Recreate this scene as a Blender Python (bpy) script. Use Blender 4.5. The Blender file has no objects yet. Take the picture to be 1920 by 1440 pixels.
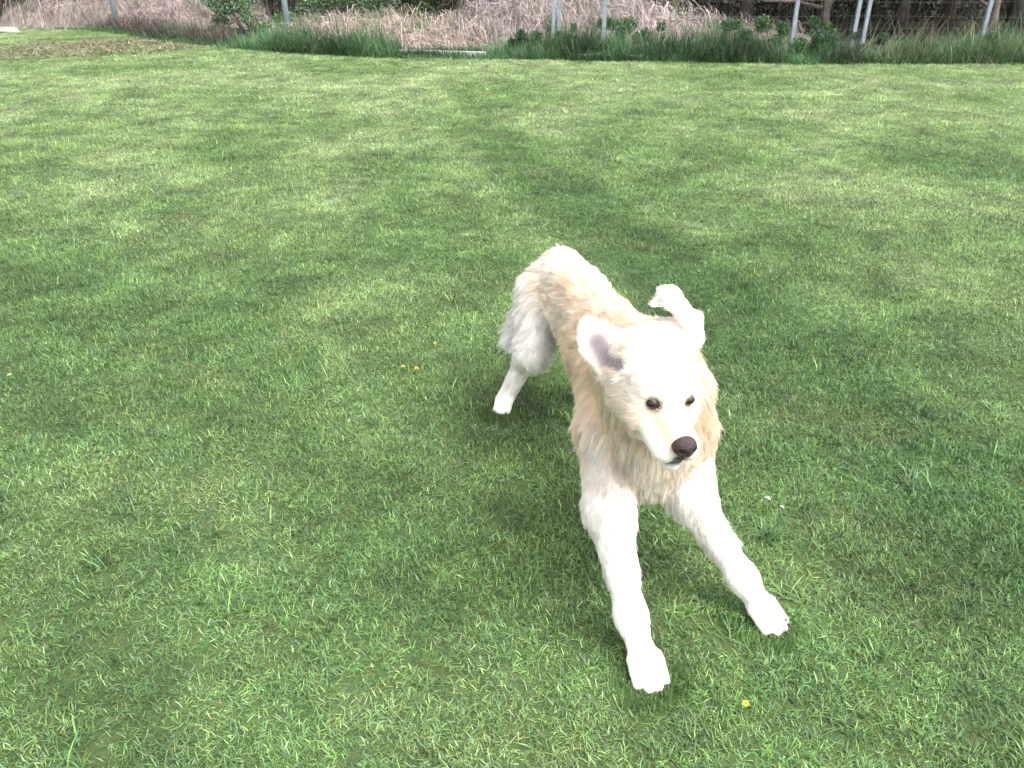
import bpy, bmesh, math, random
import numpy as np
from mathutils import Vector, Matrix
from mathutils.kdtree import KDTree

R = math.radians
scene = bpy.context.scene
COL = scene.collection
rng = np.random.default_rng(7)
random.seed(7)

# ------------------------------------------------------------------ camera
CAM_H, PITCH, F = 1.45, R(29.0), 1478.0          # F: focal length in pixels of a 1920 px wide frame
cam_d = bpy.data.cameras.new('camera')
cam_d.sensor_width = 36.0
cam_d.lens = 36.0 * F / 1920.0
cam_d.clip_start, cam_d.clip_end = 0.05, 500.0
cam = bpy.data.objects.new('camera', cam_d)
COL.objects.link(cam)
cam.location = (0, 0, CAM_H)
cam.rotation_euler = (R(90) - PITCH, 0, 0)
scene.camera = cam

# ------------------------------------------------------------------ overcast daylight
SUN_EL, SUN_AZ = R(60), R(125)                     # azimuth measured from +Y towards +X
world = bpy.data.worlds.new('World')
scene.world = world
world.use_nodes = True
nt = world.node_tree
nt.nodes.clear()
sky = nt.nodes.new('ShaderNodeTexSky')
sky.sky_type = 'NISHITA'
sky.sun_disc = False
sky.sun_elevation = SUN_EL
sky.sun_rotation = SUN_AZ
sky.air_density, sky.dust_density, sky.ozone_density = 1.0, 4.0, 1.0
hs = nt.nodes.new('ShaderNodeHueSaturation')       # a cloud layer: the sky's light loses its blue
hs.inputs['Saturation'].default_value = 0.22
bg = nt.nodes.new('ShaderNodeBackground')
bg.inputs['Strength'].default_value = 0.15
wo = nt.nodes.new('ShaderNodeOutputWorld')
nt.links.new(sky.outputs[0], hs.inputs['Color'])
nt.links.new(hs.outputs[0], bg.inputs['Color'])
nt.links.new(bg.outputs[0], wo.inputs['Surface'])

sun_d = bpy.data.lights.new('sun', 'SUN')
sun_d.energy = 1.05
sun_d.angle = R(58)
sun_d.color = (1.0, 0.97, 0.92)
sun = bpy.data.objects.new('sun', sun_d)
COL.objects.link(sun)
_d = Vector((math.sin(SUN_AZ) * math.cos(SUN_EL), math.cos(SUN_AZ) * math.cos(SUN_EL), math.sin(SUN_EL)))
sun.rotation_euler = _d.to_track_quat('Z', 'Y').to_euler()
sun.location = (4, 4, 12)

scene.view_settings.view_transform = 'Standard'
scene.view_settings.look = 'None'
scene.view_settings.gamma = 1.0
scene.view_settings.exposure = 1.82
scene.render.engine = 'CYCLES'
cy = scene.cycles
cy.use_denoising = True
cy.max_bounces = 5
cy.diffuse_bounces = 3
cy.glossy_bounces = 2
cy.transmission_bounces = 4
cy.adaptive_threshold = 0.03
cy.pixel_filter_width = 2.2

# ------------------------------------------------------------------ helpers
SI, CO = math.sin(PITCH), math.cos(PITCH)

def depth_of(y, z):
    return CO * y + SI * (CAM_H - z)

def at_y(px, py, y):
    """world point at distance y whose direction from the camera is pixel (px, py) of the photograph"""
    v = (720.0 - py) / F
    dy, dz = CO + v * SI, -SI + v * CO
    t = y / dy
    return np.array(((px - 960.0) / F * t, y, CAM_H + dz * t))

def at_z(px, py, z=0.0):
    v = (720.0 - py) / F
    dy, dz = CO + v * SI, -SI + v * CO
    t = (z - CAM_H) / dz
    return np.array(((px - 960.0) / F * t, dy * t, z))

def link(o, parent=None):
    COL.objects.link(o)
    if parent is not None:
        o.parent = parent
    return o

def mesh_obj(name, verts, faces, mat, parent=None, smooth=False):
    me = bpy.data.meshes.new(name)
    me.from_pydata([tuple(v) for v in verts], [], faces)
    me.update()
    if mat is not None:
        me.materials.append(mat)
    if smooth:
        me.shade_smooth()
    return link(bpy.data.objects.new(name, me), parent)

def big_mesh(name, verts, faces_by_size, mat, colors=None, smooth=True):
    """fast mesh from numpy: verts (n,3); faces_by_size: list of (m,k) index arrays; colors (n,3)"""
    me = bpy.data.meshes.new(name)
    me.vertices.add(len(verts))
    me.vertices.foreach_set('co', np.asarray(verts, np.float32).ravel())
    loops = np.concatenate([f.ravel() for f in faces_by_size]).astype(np.int32)
    totals = np.concatenate([np.full(len(f), f.shape[1], np.int32) for f in faces_by_size])
    starts = np.concatenate([[0], np.cumsum(totals)[:-1]]).astype(np.int32)
    me.loops.add(len(loops))
    me.loops.foreach_set('vertex_index', loops)
    me.polygons.add(len(totals))
    me.polygons.foreach_set('loop_start', starts)
    me.polygons.foreach_set('loop_total', totals)
    if colors is not None:
        a = me.attributes.new('tint', 'FLOAT_COLOR', 'POINT')
        c = np.ones((len(verts), 4), np.float32)
        c[:, :3] = colors
        a.data.foreach_set('color', c.ravel())
    me.update(calc_edges=True)
    me.validate()
    if smooth:
        me.shade_smooth()
    if mat is not None:
        me.materials.append(mat)
    return me

def tag(o, label=None, cat=None, group=None, kind=None):
    if label: o['label'] = label
    if cat: o['category'] = cat
    if group: o['group'] = group
    if kind: o['kind'] = kind
    return o

def empty(name, loc):
    o = bpy.data.objects.new(name, None)
    COL.objects.link(o)
    o.location = loc
    o.empty_display_size = 0.1
    return o

class NT:
    """small shader-node helper"""
    def __init__(self, name):
        self.m = bpy.data.materials.new(name)
        self.m.use_nodes = True
        self.t = self.m.node_tree
        self.t.nodes.clear()
        self.out = self.t.nodes.new('ShaderNodeOutputMaterial')
    def n(self, kind, **kw):
        nd = self.t.nodes.new(kind)
        for k, v in kw.items():
            if k.startswith('i_'):
                nd.inputs[k[2:].replace('_', ' ')].default_value = v
            else:
                setattr(nd, k, v)
        return nd
    def l(self, a, b):
        self.t.links.new(a, b)
    def noise(self, vec, scale, detail=4.0, rough=0.55, dist=0.0):
        nd = self.n('ShaderNodeTexNoise')
        nd.inputs['Scale'].default_value = scale
        nd.inputs['Detail'].default_value = detail
        nd.inputs['Roughness'].default_value = rough
        nd.inputs['Distortion'].default_value = dist
        if vec is not None:
            self.l(vec, nd.inputs['Vector'])
        return nd
    def ramp(self, fac, stops):
        nd = self.n('ShaderNodeValToRGB')
        el = nd.color_ramp.elements
        while len(el) < len(stops):
            el.new(0.5)
        for e, (p, c) in zip(el, stops):
            e.position = p
            e.color = (*c, 1) if len(c) == 3 else c
        self.l(fac, nd.inputs['Fac'])
        return nd
    def mix(self, a, b, fac, mode='MIX'):
        nd = self.n('ShaderNodeMix', data_type='RGBA', blend_type=mode)
        for sock, v in ((nd.inputs['Factor'], fac), (nd.inputs['A'], a), (nd.inputs['B'], b)):
            if isinstance(v, bpy.types.NodeSocket):
                self.l(v, sock)
            elif sock.type == 'RGBA':
                sock.default_value = (*v, 1)
            else:
                sock.default_value = v
        return nd.outputs['Result']

G3 = lambda v: (v, v, v)

def leaf_shader(b, color, transl=0.35, rough=0.5, spec=0.3):
    p = b.n('ShaderNodeBsdfPrincipled')
    b.l(color, p.inputs['Base Color'])
    p.inputs['Roughness'].default_value = rough
    p.inputs['Specular IOR Level'].default_value = spec
    t = b.n('ShaderNodeBsdfTranslucent')
    b.l(color, t.inputs['Color'])
    mx = b.n('ShaderNodeMixShader')
    mx.inputs[0].default_value = transl
    b.l(p.outputs[0], mx.inputs[1])
    b.l(t.outputs[0], mx.inputs[2])
    b.l(mx.outputs[0], b.out.inputs['Surface'])
    return b.m

def lawn_patches(b, vec):
    """lawn colour: lush and worn areas, grazing-angle brightness put in as paler colour towards the fence, a lush strip running up the middle"""
    def math_(op, a, c=None, clamp=False):
        nd = b.n('ShaderNodeMath', operation=op, use_clamp=clamp)
        for k, v in enumerate((a, c)):
            if v is None: continue
            if isinstance(v, bpy.types.NodeSocket): b.l(v, nd.inputs[k])
            else: nd.inputs[k].default_value = v
        return nd.outputs[0]
    sep = b.n('ShaderNodeSeparateXYZ')
    b.l(vec, sep.inputs[0])
    X, Y = sep.outputs['X'], sep.outputs['Y']
    big = b.noise(vec, 0.60, 3.0, 0.6, 0.7)
    mid = b.noise(vec, 2.3, 4.0, 0.65, 0.3)
    # grazing-angle brightness painted in: paler with distance, broken up by the large noise
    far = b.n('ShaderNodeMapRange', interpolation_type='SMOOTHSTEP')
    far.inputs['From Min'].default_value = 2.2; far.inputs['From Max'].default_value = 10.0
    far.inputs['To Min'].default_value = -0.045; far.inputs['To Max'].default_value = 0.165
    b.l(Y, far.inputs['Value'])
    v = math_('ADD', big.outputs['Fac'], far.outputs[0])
    # lush strip: from about (-0.5, 8) to (0.9, 3.4)
    cx = math_('ADD', math_('MULTIPLY', Y, -0.30), 1.93)
    dx = math_('ABSOLUTE', math_('SUBTRACT', X, cx))
    strip = b.n('ShaderNodeMapRange', interpolation_type='SMOOTHSTEP')
    strip.inputs['From Min'].default_value = 0.05; strip.inputs['From Max'].default_value = 0.50
    strip.inputs['To Min'].default_value = 0.25; strip.inputs['To Max'].default_value = 0.0
    b.l(dx, strip.inputs['Value'])
    along = b.n('ShaderNodeMapRange', interpolation_type='SMOOTHSTEP')
    along.inputs['From Min'].default_value = 8.6; along.inputs['From Max'].default_value = 6.8
    along.inputs['To Min'].default_value = 0.0; along.inputs['To Max'].default_value = 1.0
    b.l(Y, along.inputs['Value'])
    v = math_('SUBTRACT', v, math_('MULTIPLY', strip.outputs[0], along.outputs[0]))
    base = b.ramp(v, [(0.24, (0.072, 0.152, 0.046)), (0.43, (0.113, 0.208, 0.065)),
                      (0.60, (0.176, 0.280, 0.099)), (0.80, (0.262, 0.358, 0.160))])
    m2 = b.ramp(mid.outputs['Fac'], [(0.33, G3(0.68)), (0.5, G3(1.0)), (0.68, G3(1.34))])
    c = b.mix(base.outputs['Color'], m2.outputs['Color'], 1.0, 'MULTIPLY')
    dry = b.noise(vec, 1.35, 5.0, 0.7, 0.2)
    dm = b.ramp(dry.outputs['Fac'], [(0.56, G3(0.0)), (0.72, G3(0.42))])
    c = b.mix(c, (0.240, 0.250, 0.110), dm.outputs['Color'])
    return c

def mat_lawn_blade():
    b = NT('lawn_blade')
    geo = b.n('ShaderNodeNewGeometry')
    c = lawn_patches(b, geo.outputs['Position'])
    at = b.n('ShaderNodeAttribute', attribute_name='tint')
    c = b.mix(c, at.outputs['Color'], 1.0, 'MULTIPLY')
    oi = b.n('ShaderNodeObjectInfo')
    rr = b.ramp(oi.outputs['Random'], [(0.0, (0.74, 0.76, 0.80)), (0.5, (1.0, 1.0, 1.0)), (1.0, (1.28, 1.22, 1.1))])
    c = b.mix(c, rr.outputs['Color'], 1.0, 'MULTIPLY')
    return leaf_shader(b, c, 0.36, 0.42, 0.38)

def mat_tinted(name, transl=0.3, rough=0.55, spec=0.3, var=0.25, scale=6.0):
    """colour comes from the mesh's tint attribute, with fine world-space variation"""
    b = NT(name)
    at = b.n('ShaderNodeAttribute', attribute_name='tint')
    geo = b.n('ShaderNodeNewGeometry')
    nz = b.noise(geo.outputs['Position'], scale, 3.0)
    rr = b.ramp(nz.outputs['Fac'], [(0.3, G3(1 - var)), (0.7, G3(1 + var))])
    c = b.mix(at.outputs['Color'], rr.outputs['Color'], 1.0, 'MULTIPLY')
    return leaf_shader(b, c, transl, rough, spec)

def mat_plain(name, col, rough=0.6, metal=0.0, var=0.15, scale=20.0, bump=0.0, spec=0.5):
    b = NT(name)
    tc = b.n('ShaderNodeTexCoord')
    nz = b.noise(tc.outputs['Object'], scale, 5.0, 0.6)
    rr = b.ramp(nz.outputs['Fac'], [(0.3, tuple(v * (1 - var) for v in col)), (0.7, tuple(min(1, v * (1 + var)) for v in col))])
    p = b.n('ShaderNodeBsdfPrincipled')
    b.l(rr.outputs['Color'], p.inputs['Base Color'])
    p.inputs['Roughness'].default_value = rough
    p.inputs['Metallic'].default_value = metal
    p.inputs['Specular IOR Level'].default_value = spec
    if bump:
        bp = b.n('ShaderNodeBump')
        bp.inputs['Strength'].default_value = bump
        bp.inputs['Distance'].default_value = 0.01
        b.l(nz.outputs['Fac'], bp.inputs['Height'])
        b.l(bp.outputs[0], p.inputs['Normal'])
    b.l(p.outputs[0], b.out.inputs['Surface'])
    return b.m

# ------------------------------------------------------------------ ground
# edge of the mown lawn, seen from the camera (x, y)
EDGE = np.array([(-40, 24), (-14, 20), (-9.8, 17.6), (-8, 16.9), (-6.2, 15.2), (-4.4, 13.9), (-3.3, 13.2), (-1.7, 12.6),
                 (1.2, 12.45), (2.6, 12.2), (4.2, 11.95), (7.5, 12.0), (12, 12.0), (40, 12.4)], float)
def edge_y(x):
    return np.interp(x, EDGE[:, 0], EDGE[:, 1])

def mat_soil():
    b = NT('lawn_soil')
    geo = b.n('ShaderNodeNewGeometry')
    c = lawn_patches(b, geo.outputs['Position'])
    fine = b.noise(geo.outputs['Position'], 60.0, 5.0, 0.7)
    so = b.ramp(fine.outputs['Fac'], [(0.35, (0.022, 0.028, 0.012)), (0.65, (0.060, 0.066, 0.030))])
    c = b.mix(so.outputs['Color'], c, 0.25)
    p = b.n('ShaderNodeBsdfPrincipled')
    b.l(c, p.inputs['Base Color'])
    p.inputs['Roughness'].default_value = 0.95
    p.inputs['Specular IOR Level'].default_value = 0.1
    bp = b.n('ShaderNodeBump')
    bp.inputs['Strength'].default_value = 0.8
    bp.inputs['Distance'].default_value = 0.01
    b.l(fine.outputs['Fac'], bp.inputs['Height'])
    b.l(bp.outputs[0], p.inputs['Normal'])
    b.l(p.outputs[0], b.out.inputs['Surface'])
    return b.m

def mat_litter():
    b = NT('leaf_litter')
    geo = b.n('ShaderNodeNewGeometry')
    n1 = b.noise(geo.outputs['Position'], 9.0, 6.0, 0.7)
    r1 = b.ramp(n1.outputs['Fac'], [(0.3, (0.012, 0.010, 0.008)), (0.55, (0.035, 0.030, 0.022)), (0.75, (0.070, 0.058, 0.042))])
    p = b.n('ShaderNodeBsdfPrincipled')
    b.l(r1.outputs['Color'], p.inputs['Base Color'])
    p.inputs['Roughness'].default_value = 1.0
    p.inputs['Specular IOR Level'].default_value = 0.05
    bp = b.n('ShaderNodeBump')
    bp.inputs['Strength'].default_value = 1.0
    bp.inputs['Distance'].default_value = 0.03
    b.l(n1.outputs['Fac'], bp.inputs['Height'])
    b.l(bp.outputs[0], p.inputs['Normal'])
    b.l(p.outputs[0], b.out.inputs['Surface'])
    return b.m

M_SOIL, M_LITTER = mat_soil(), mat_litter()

def build_ground():
    # woodland floor: one sheet out to the horizon; the lawn lies on it
    g = mesh_obj('ground', [(-300, -300, -0.012), (300, -300, -0.012), (300, 300, -0.012), (-300, 300, -0.012)], [(0, 1, 2, 3)], M_LITTER)
    tag(g, kind='structure')
    xs = np.linspace(-40, 40, 161)
    vs, fs = [], []
    for i, x in enumerate(xs):
        vs += [(x, -30, 0.0), (x, float(edge_y(x)) + 0.25, 0.0)]
        if i:
            fs.append((2 * i - 2, 2 * i, 2 * i + 1, 2 * i - 1))
    l = mesh_obj('lawn', vs, fs, M_SOIL)
    tag(l, kind='structure')
build_ground()

# ------------------------------------------------------------------ blade generator
def blades(base, length, width, lean, azim, bend, tint, segs=3, lift=0.0):
    """ribbons: base (n,3), length, width, lean (rad from vertical at the root), azim, bend (added lean to the tip), tint (n,3)"""
    n = len(base)
    P, C = [], []
    cur = np.array(base, float)
    side = np.stack([-np.sin(azim), np.cos(azim), np.zeros(n)], 1)
    seg = length / segs
    for k in range(segs + 1):
        w = width * (1.0 - (k / segs) ** 1.6) * (0.75 + 0.25 * min(1, 2 * k / segs)) * 0.5
        if k < segs:
            P.append(cur - side * w[:, None]); P.append(cur + side * w[:, None])
            C.append(tint); C.append(tint)
            a = lean + bend * (k + 0.5) / segs
            d = np.stack([np.sin(a) * np.cos(azim), np.sin(a) * np.sin(azim), np.cos(a)], 1)
            cur = cur + d * seg[:, None]
            cur[:, 2] = np.maximum(cur[:, 2], 0.003 + lift)
        else:
            P.append(cur); C.append(tint)
    V = np.concatenate(P); Cc = np.concatenate(C)
    i = np.arange(n)
    quads = []
    for k in range(segs - 1):
        quads.append(np.stack([2 * k * n + i, (2 * k + 1) * n + i, (2 * k + 3) * n + i, (2 * k + 2) * n + i], 1))
    k = segs - 1
    tri = np.stack([2 * k * n + i, (2 * k + 1) * n + i, (2 * k + 2) * n + i], 1)
    return V, [np.concatenate(quads), tri], Cc

def merge(parts):
    Vs, Q, T, Cs, off = [], [], [], [], 0
    for V, fs, Cc in parts:
        for f in fs:
            (Q if f.shape[1] == 4 else T).append(f + off)
        Vs.append(V); Cs.append(Cc); off += len(V)
    out = []
    if Q: out.append(np.concatenate(Q))
    if T: out.append(np.concatenate(T))
    return np.concatenate(Vs), out, np.concatenate(Cs)

def tint_rand(n, spread=0.25, straw=0.06):
    t = np.ones((n, 3)) * np.clip(rng.lognormal(-0.06, spread * 1.35, (n, 1)), 0.35, 2.6)
    t[:, 0] *= rng.uniform(0.85, 1.25, n)
    t[:, 2] *= rng.uniform(0.7, 1.5, n)
    s = rng.random(n) < straw
    t[s] *= np.array([1.7, 1.35, 1.8])
    return t

def proto_objects(prefix, meshes):
    c = bpy.data.collections.new(prefix)
    for i, me in enumerate(meshes):
        c.objects.link(bpy.data.objects.new('%s_%02d' % (prefix, i), me))
    return c

def scatter(name, pts, rotz, tilt, scale, vid, coll):
    """one object whose geometry nodes set a clump on each of its points"""
    n = len(pts)
    me = bpy.data.meshes.new(name)
    me.vertices.add(n)
    me.vertices.foreach_set('co', np.asarray(pts, np.float32).ravel())
    r = np.zeros((n, 3), np.float32)
    r[:, 2] = rotz
    r[:, 0] = tilt
    a = me.attributes.new('rot', 'FLOAT_VECTOR', 'POINT'); a.data.foreach_set('vector', r.ravel())
    a = me.attributes.new('scl', 'FLOAT_VECTOR', 'POINT'); a.data.foreach_set('vector', np.asarray(scale, np.float32).ravel())
    a = me.attributes.new('vid', 'INT', 'POINT'); a.data.foreach_set('value', np.asarray(vid, np.int32))
    o = link(bpy.data.objects.new(name, me))
    g = bpy.data.node_groups.new(name + '_scatter', 'GeometryNodeTree')
    g.interface.new_socket('Geometry', in_out='INPUT', socket_type='NodeSocketGeometry')
    g.interface.new_socket('Geometry', in_out='OUTPUT', socket_type='NodeSocketGeometry')
    gi, go = g.nodes.new('NodeGroupInput'), g.nodes.new('NodeGroupOutput')
    ci = g.nodes.new('GeometryNodeCollectionInfo')
    ci.inputs['Collection'].default_value = coll
    ci.inputs['Separate Children'].default_value = True
    ci.inputs['Reset Children'].default_value = True
    ip = g.nodes.new('GeometryNodeInstanceOnPoints')
    ip.inputs['Pick Instance'].default_value = True
    def na(nm, dt):
        x = g.nodes.new('GeometryNodeInputNamedAttribute')
        x.data_type = dt
        x.inputs['Name'].default_value = nm
        return x.outputs['Attribute']
    er = g.nodes.new('FunctionNodeEulerToRotation')
    g.links.new(na('rot', 'FLOAT_VECTOR'), er.inputs[0])
    g.links.new(gi.outputs[0], ip.inputs['Points'])
    g.links.new(ci.outputs[0], ip.inputs['Instance'])
    g.links.new(na('vid', 'INT'), ip.inputs['Instance Index'])
    g.links.new(er.outputs[0], ip.inputs['Rotation'])
    g.links.new(na('scl', 'FLOAT_VECTOR'), ip.inputs['Scale'])
    g.links.new(ip.outputs[0], go.inputs[0])
    md = o.modifiers.new('scatter', 'NODES')
    md.node_group = g
    return o

def value_noise(x, y, scale, seed):
    """smooth 2-D value noise in 0..1"""
    r = np.random.default_rng(seed).random((64, 64))
    u, v = np.asarray(x) * scale + 1000.37, np.asarray(y) * scale + 1000.71
    i, j = np.floor(u).astype(int), np.floor(v).astype(int)
    fu, fv = u - i, v - j
    fu, fv = fu * fu * (3 - 2 * fu), fv * fv * (3 - 2 * fv)
    a, b_ = r[i % 64, j % 64], r[(i + 1) % 64, j % 64]
    c, d = r[i % 64, (j + 1) % 64], r[(i + 1) % 64, (j + 1) % 64]
    return (a * (1 - fu) + b_ * fu) * (1 - fv) + (c * (1 - fu) + d * fu) * fv

# ------------------------------------------------------------------ mown lawn
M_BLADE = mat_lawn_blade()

def turf_clump(n, rad, lmin, lmax, wmin, wmax, straw=0.05, flat=0.5):
    ang, rr = rng.uniform(0, 2 * math.pi, n), rad * np.sqrt(rng.random(n))
    base = np.stack([rr * np.cos(ang), rr * np.sin(ang), np.zeros(n)], 1)
    L = rng.uniform(lmin, lmax, n)
    lean = np.abs(rng.normal(0.60, 0.45, n)) + (rng.random(n) < flat) * rng.uniform(0.2, 0.8, n)
    V, f, C = blades(base, L, rng.uniform(wmin, wmax, n), lean, rng.uniform(0, 2 * math.pi, n),
                     rng.uniform(0.1, 1.1, n), tint_rand(n, 0.3, straw))
    return V, f, C

def clover_clump(n, rad):
    """little trifoliate leaves standing among the blades"""
    Vs, Fs, Cs = [], [], []
    off = 0
    for k in range(n):
        a, r_ = random.uniform(0, 6.283), rad * math.sqrt(random.random())
        c = Vector((r_ * math.cos(a), r_ * math.sin(a), random.uniform(0.016, 0.034)))
        s = random.uniform(0.0035, 0.006)
        tlt = Matrix.Rotation(random.uniform(-0.5, 0.5), 3, 'X') @ Matrix.Rotation(random.uniform(-0.5, 0.5), 3, 'Y')
        rot = random.uniform(0, 6.283)
        t = random.uniform(0.55, 0.85)
        for j in range(3):
            aj = rot + j * 2.094
            pts = [(0, 0), (0.75, 0.55), (1.55, 0.62), (1.9, 0.0), (1.55, -0.62), (0.75, -0.55)]
            for (u, v) in pts:
                q = Vector(((u * math.cos(aj) - v * math.sin(aj)) * s, (u * math.sin(aj) + v * math.cos(aj)) * s, 0.12 * s * abs(v) * 3))
                Vs.append(tuple(c + tlt @ q)); Cs.append((0.80 * t, 1.02 * t, 0.85 * t))
            Fs.append((off, off + 1, off + 2, off + 3)); Fs.append((off, off + 3, off + 4, off + 5))
            off += 6
    return np.array(Vs), [np.array(Fs)], np.array(Cs)

def build_lawn_grass():
    meshes = []
    for i in range(8):     # 0-7 dense short turf
        V, f, C = turf_clump(150, 0.068, 0.014, 0.032, 0.0022, 0.0040, 0.05 if i % 2 else 0.015, 0.6)
        meshes.append(big_mesh('turf', V, f, M_BLADE, C))
    for i in range(3):     # 8-10 taller coarse tufts
        V, f, C = turf_clump(26, 0.03, 0.035, 0.070, 0.0030, 0.0052, 0.03, 0.4)
        meshes.append(big_mesh('turf_tall', V, f, M_BLADE, C))
    for i in range(2):     # 11-12 yellowed thatch
        V, f, C = turf_clump(110, 0.066, 0.014, 0.032, 0.0020, 0.0034, 0.28, 0.9)
        meshes.append(big_mesh('turf_dry', V, f, M_BLADE, C))
    for i in range(3):     # 13-15 clover
        V, f, C = clover_clump(9, 0.05)
        meshes.append(big_mesh('turf_clover', V, f, M_BLADE, C, smooth=False))
    coll = proto_objects('turf_source', meshes)
    P, S, I = [], [], []
    for y0, y1, dens, sc in ((0.15, 2.2, 250, 1.0), (2.2, 4.2, 220, 1.0), (4.2, 7.5, 160, 1.15), (7.5, 11.5, 105, 1.4), (11.5, 18.5, 75, 1.6)):
        hw = 0.66 * (CO * y1 + SI * CAM_H) + 0.8
        st = 1.0 / math.sqrt(dens)
        gx, gy = np.meshgrid(np.arange(-hw, hw, st), np.arange(y0, y1, st))
        gx[::2] += st * 0.5
        x = gx.ravel() + rng.uniform(-0.45, 0.45, gx.size) * st
        y = gy.ravel() + rng.uniform(-0.45, 0.45, gx.size) * st
        n = len(x)
        keep = (np.abs(x) < 0.66 * (CO * y + SI * CAM_H) + 0.8) & (y < edge_y(x) + 0.05)
        # the worn patch on the left by the fence has little grass left
        worn = np.hypot((x + 7.0) / 1.8, (y - 14.1) / 1.7)
        keep &= (worn > 1.0 + 0.35 * (value_noise(x, y, 1.7, 5) - 0.5)) | (rng.random(n) < 0.08)
        x, y = x[keep], y[keep]
        n = len(x)
        P.append(np.stack([x, y, np.zeros(n)], 1))
        h = 0.75 + 0.55 * value_noise(x, y, 2.6, 3) + rng.uniform(-0.12, 0.12, n)
        S.append(np.stack([np.full(n, sc), np.full(n, sc), h * (0.75 + 0.25 * sc)], 1))
        vid = rng.integers(0, 8, n)
        u = rng.random(n)
        tall = value_noise(x, y, 1.9, 11)
        vid = np.where(u < 0.10 * np.clip((tall - 0.55) * 4, 0, 1) + 0.006, rng.integers(8, 11, n), vid)
        dry = value_noise(x, y, 1.3, 21)
        vid = np.where((u > 0.3) & (u < 0.3 + 0.5 * np.clip((dry - 0.62) * 4, 0, 1)), rng.integers(11, 13, n), vid)
        clo = value_noise(x, y, 1.1, 31)
        vid = np.where((u > 0.93) & (clo > 0.62), rng.integers(13, 16, n), vid)
        I.append(vid)
    # grass pushed up around the dog's feet
    for (cx, cy_, r_) in ((0.302, 1.245, 0.058), (0.618, 1.410, 0.058), (-0.03, 2.41, 0.05)):
        k = 34
        a = rng.uniform(math.pi * 0.95, math.pi * 2.05, k)
        rr = r_ * rng.uniform(0.95, 1.5, k)
        P.append(np.stack([cx + rr * np.cos(a), cy_ + rr * np.sin(a), np.zeros(k)], 1))
        S.append(np.stack([np.full(k, 0.42), np.full(k, 0.42), rng.uniform(0.9, 1.5, k)], 1))
        I.append(rng.integers(0, 8, k))
    P, S, I = np.concatenate(P), np.concatenate(S), np.concatenate(I)
    n = len(P)
    o = scatter('lawn_grass', P, rng.uniform(0, 6.283, n), rng.normal(0, 0.06, n), S, I, coll)
    tag(o, 'short mown green grass covering the lawn', 'grass', kind='stuff')
build_lawn_grass()


# ------------------------------------------------------------------ behind the lawn
M_VERGE = mat_tinted('tall_grass', 0.3, 0.5, 0.3, 0.3, 2.2)
M_STRAW = mat_tinted('dry_straw', 0.2, 0.75, 0.15, 0.25, 3.0)
M_LEAF = mat_tinted('foliage', 0.25, 0.5, 0.3, 0.3, 1.5)
M_METAL = mat_plain('galvanised_steel', (0.25, 0.28, 0.33), 0.55, 0.3, 0.18, 14.0, 0.15)
M_WIRE = mat_plain('fence_wire', (0.14, 0.145, 0.15), 0.6, 0.3, 0.2, 9.0)
M_BARK = mat_plain('bark', (0.060, 0.055, 0.050), 0.95, 0.0, 0.45, 11.0, 1.0, 0.1)
M_BARK_PALE = mat_plain('pale_bark', (0.150, 0.125, 0.108), 0.95, 0.0, 0.4, 9.0, 1.0, 0.1)
M_WHITE = mat_plain('weathered_white_paint', (0.52, 0.52, 0.505), 0.6, 0.0, 0.12, 12.0, 0.2)
M_STONE = mat_plain('pale_stone', (0.22, 0.217, 0.205), 0.9, 0.0, 0.2, 8.0, 0.6)

def X_of(px, y, z=0.2):
    return (px - 960.0) / F * depth_of(y, z)

def tube(path, radii, seg=8):
    """closed tapered tube along a path -> verts, faces"""
    path = [Vector(p) for p in path]
    vs, fs = [], []
    ref = Vector((0.31, 0.87, 0.37))
    for i, p in enumerate(path):
        d = (path[min(i + 1, len(path) - 1)] - path[max(i - 1, 0)]).normalized()
        u = d.cross(ref).normalized(); v = d.cross(u)
        for k in range(seg):
            a = 2 * math.pi * k / seg
            vs.append(p + (u * math.cos(a) + v * math.sin(a)) * radii[i])
        if i:
            for k in range(seg):
                a0, a1 = (i - 1) * seg + k, (i - 1) * seg + (k + 1) % seg
                fs.append((a0, a1, a1 + seg, a0 + seg))
    fs.append(tuple(range(seg - 1, -1, -1)))
    fs.append(tuple(range((len(path) - 1) * seg, len(path) * seg)))
    return vs, fs

# ---- fence: posts and strands follow the lawn's edge
def fence_y(x):
    return np.interp(x, [-14, -8.2, -3.9, 0.7, 1.5, 5.4, 12], [20.5, 17.3, 14.7, 13.35, 13.25, 12.85, 12.9])

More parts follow.
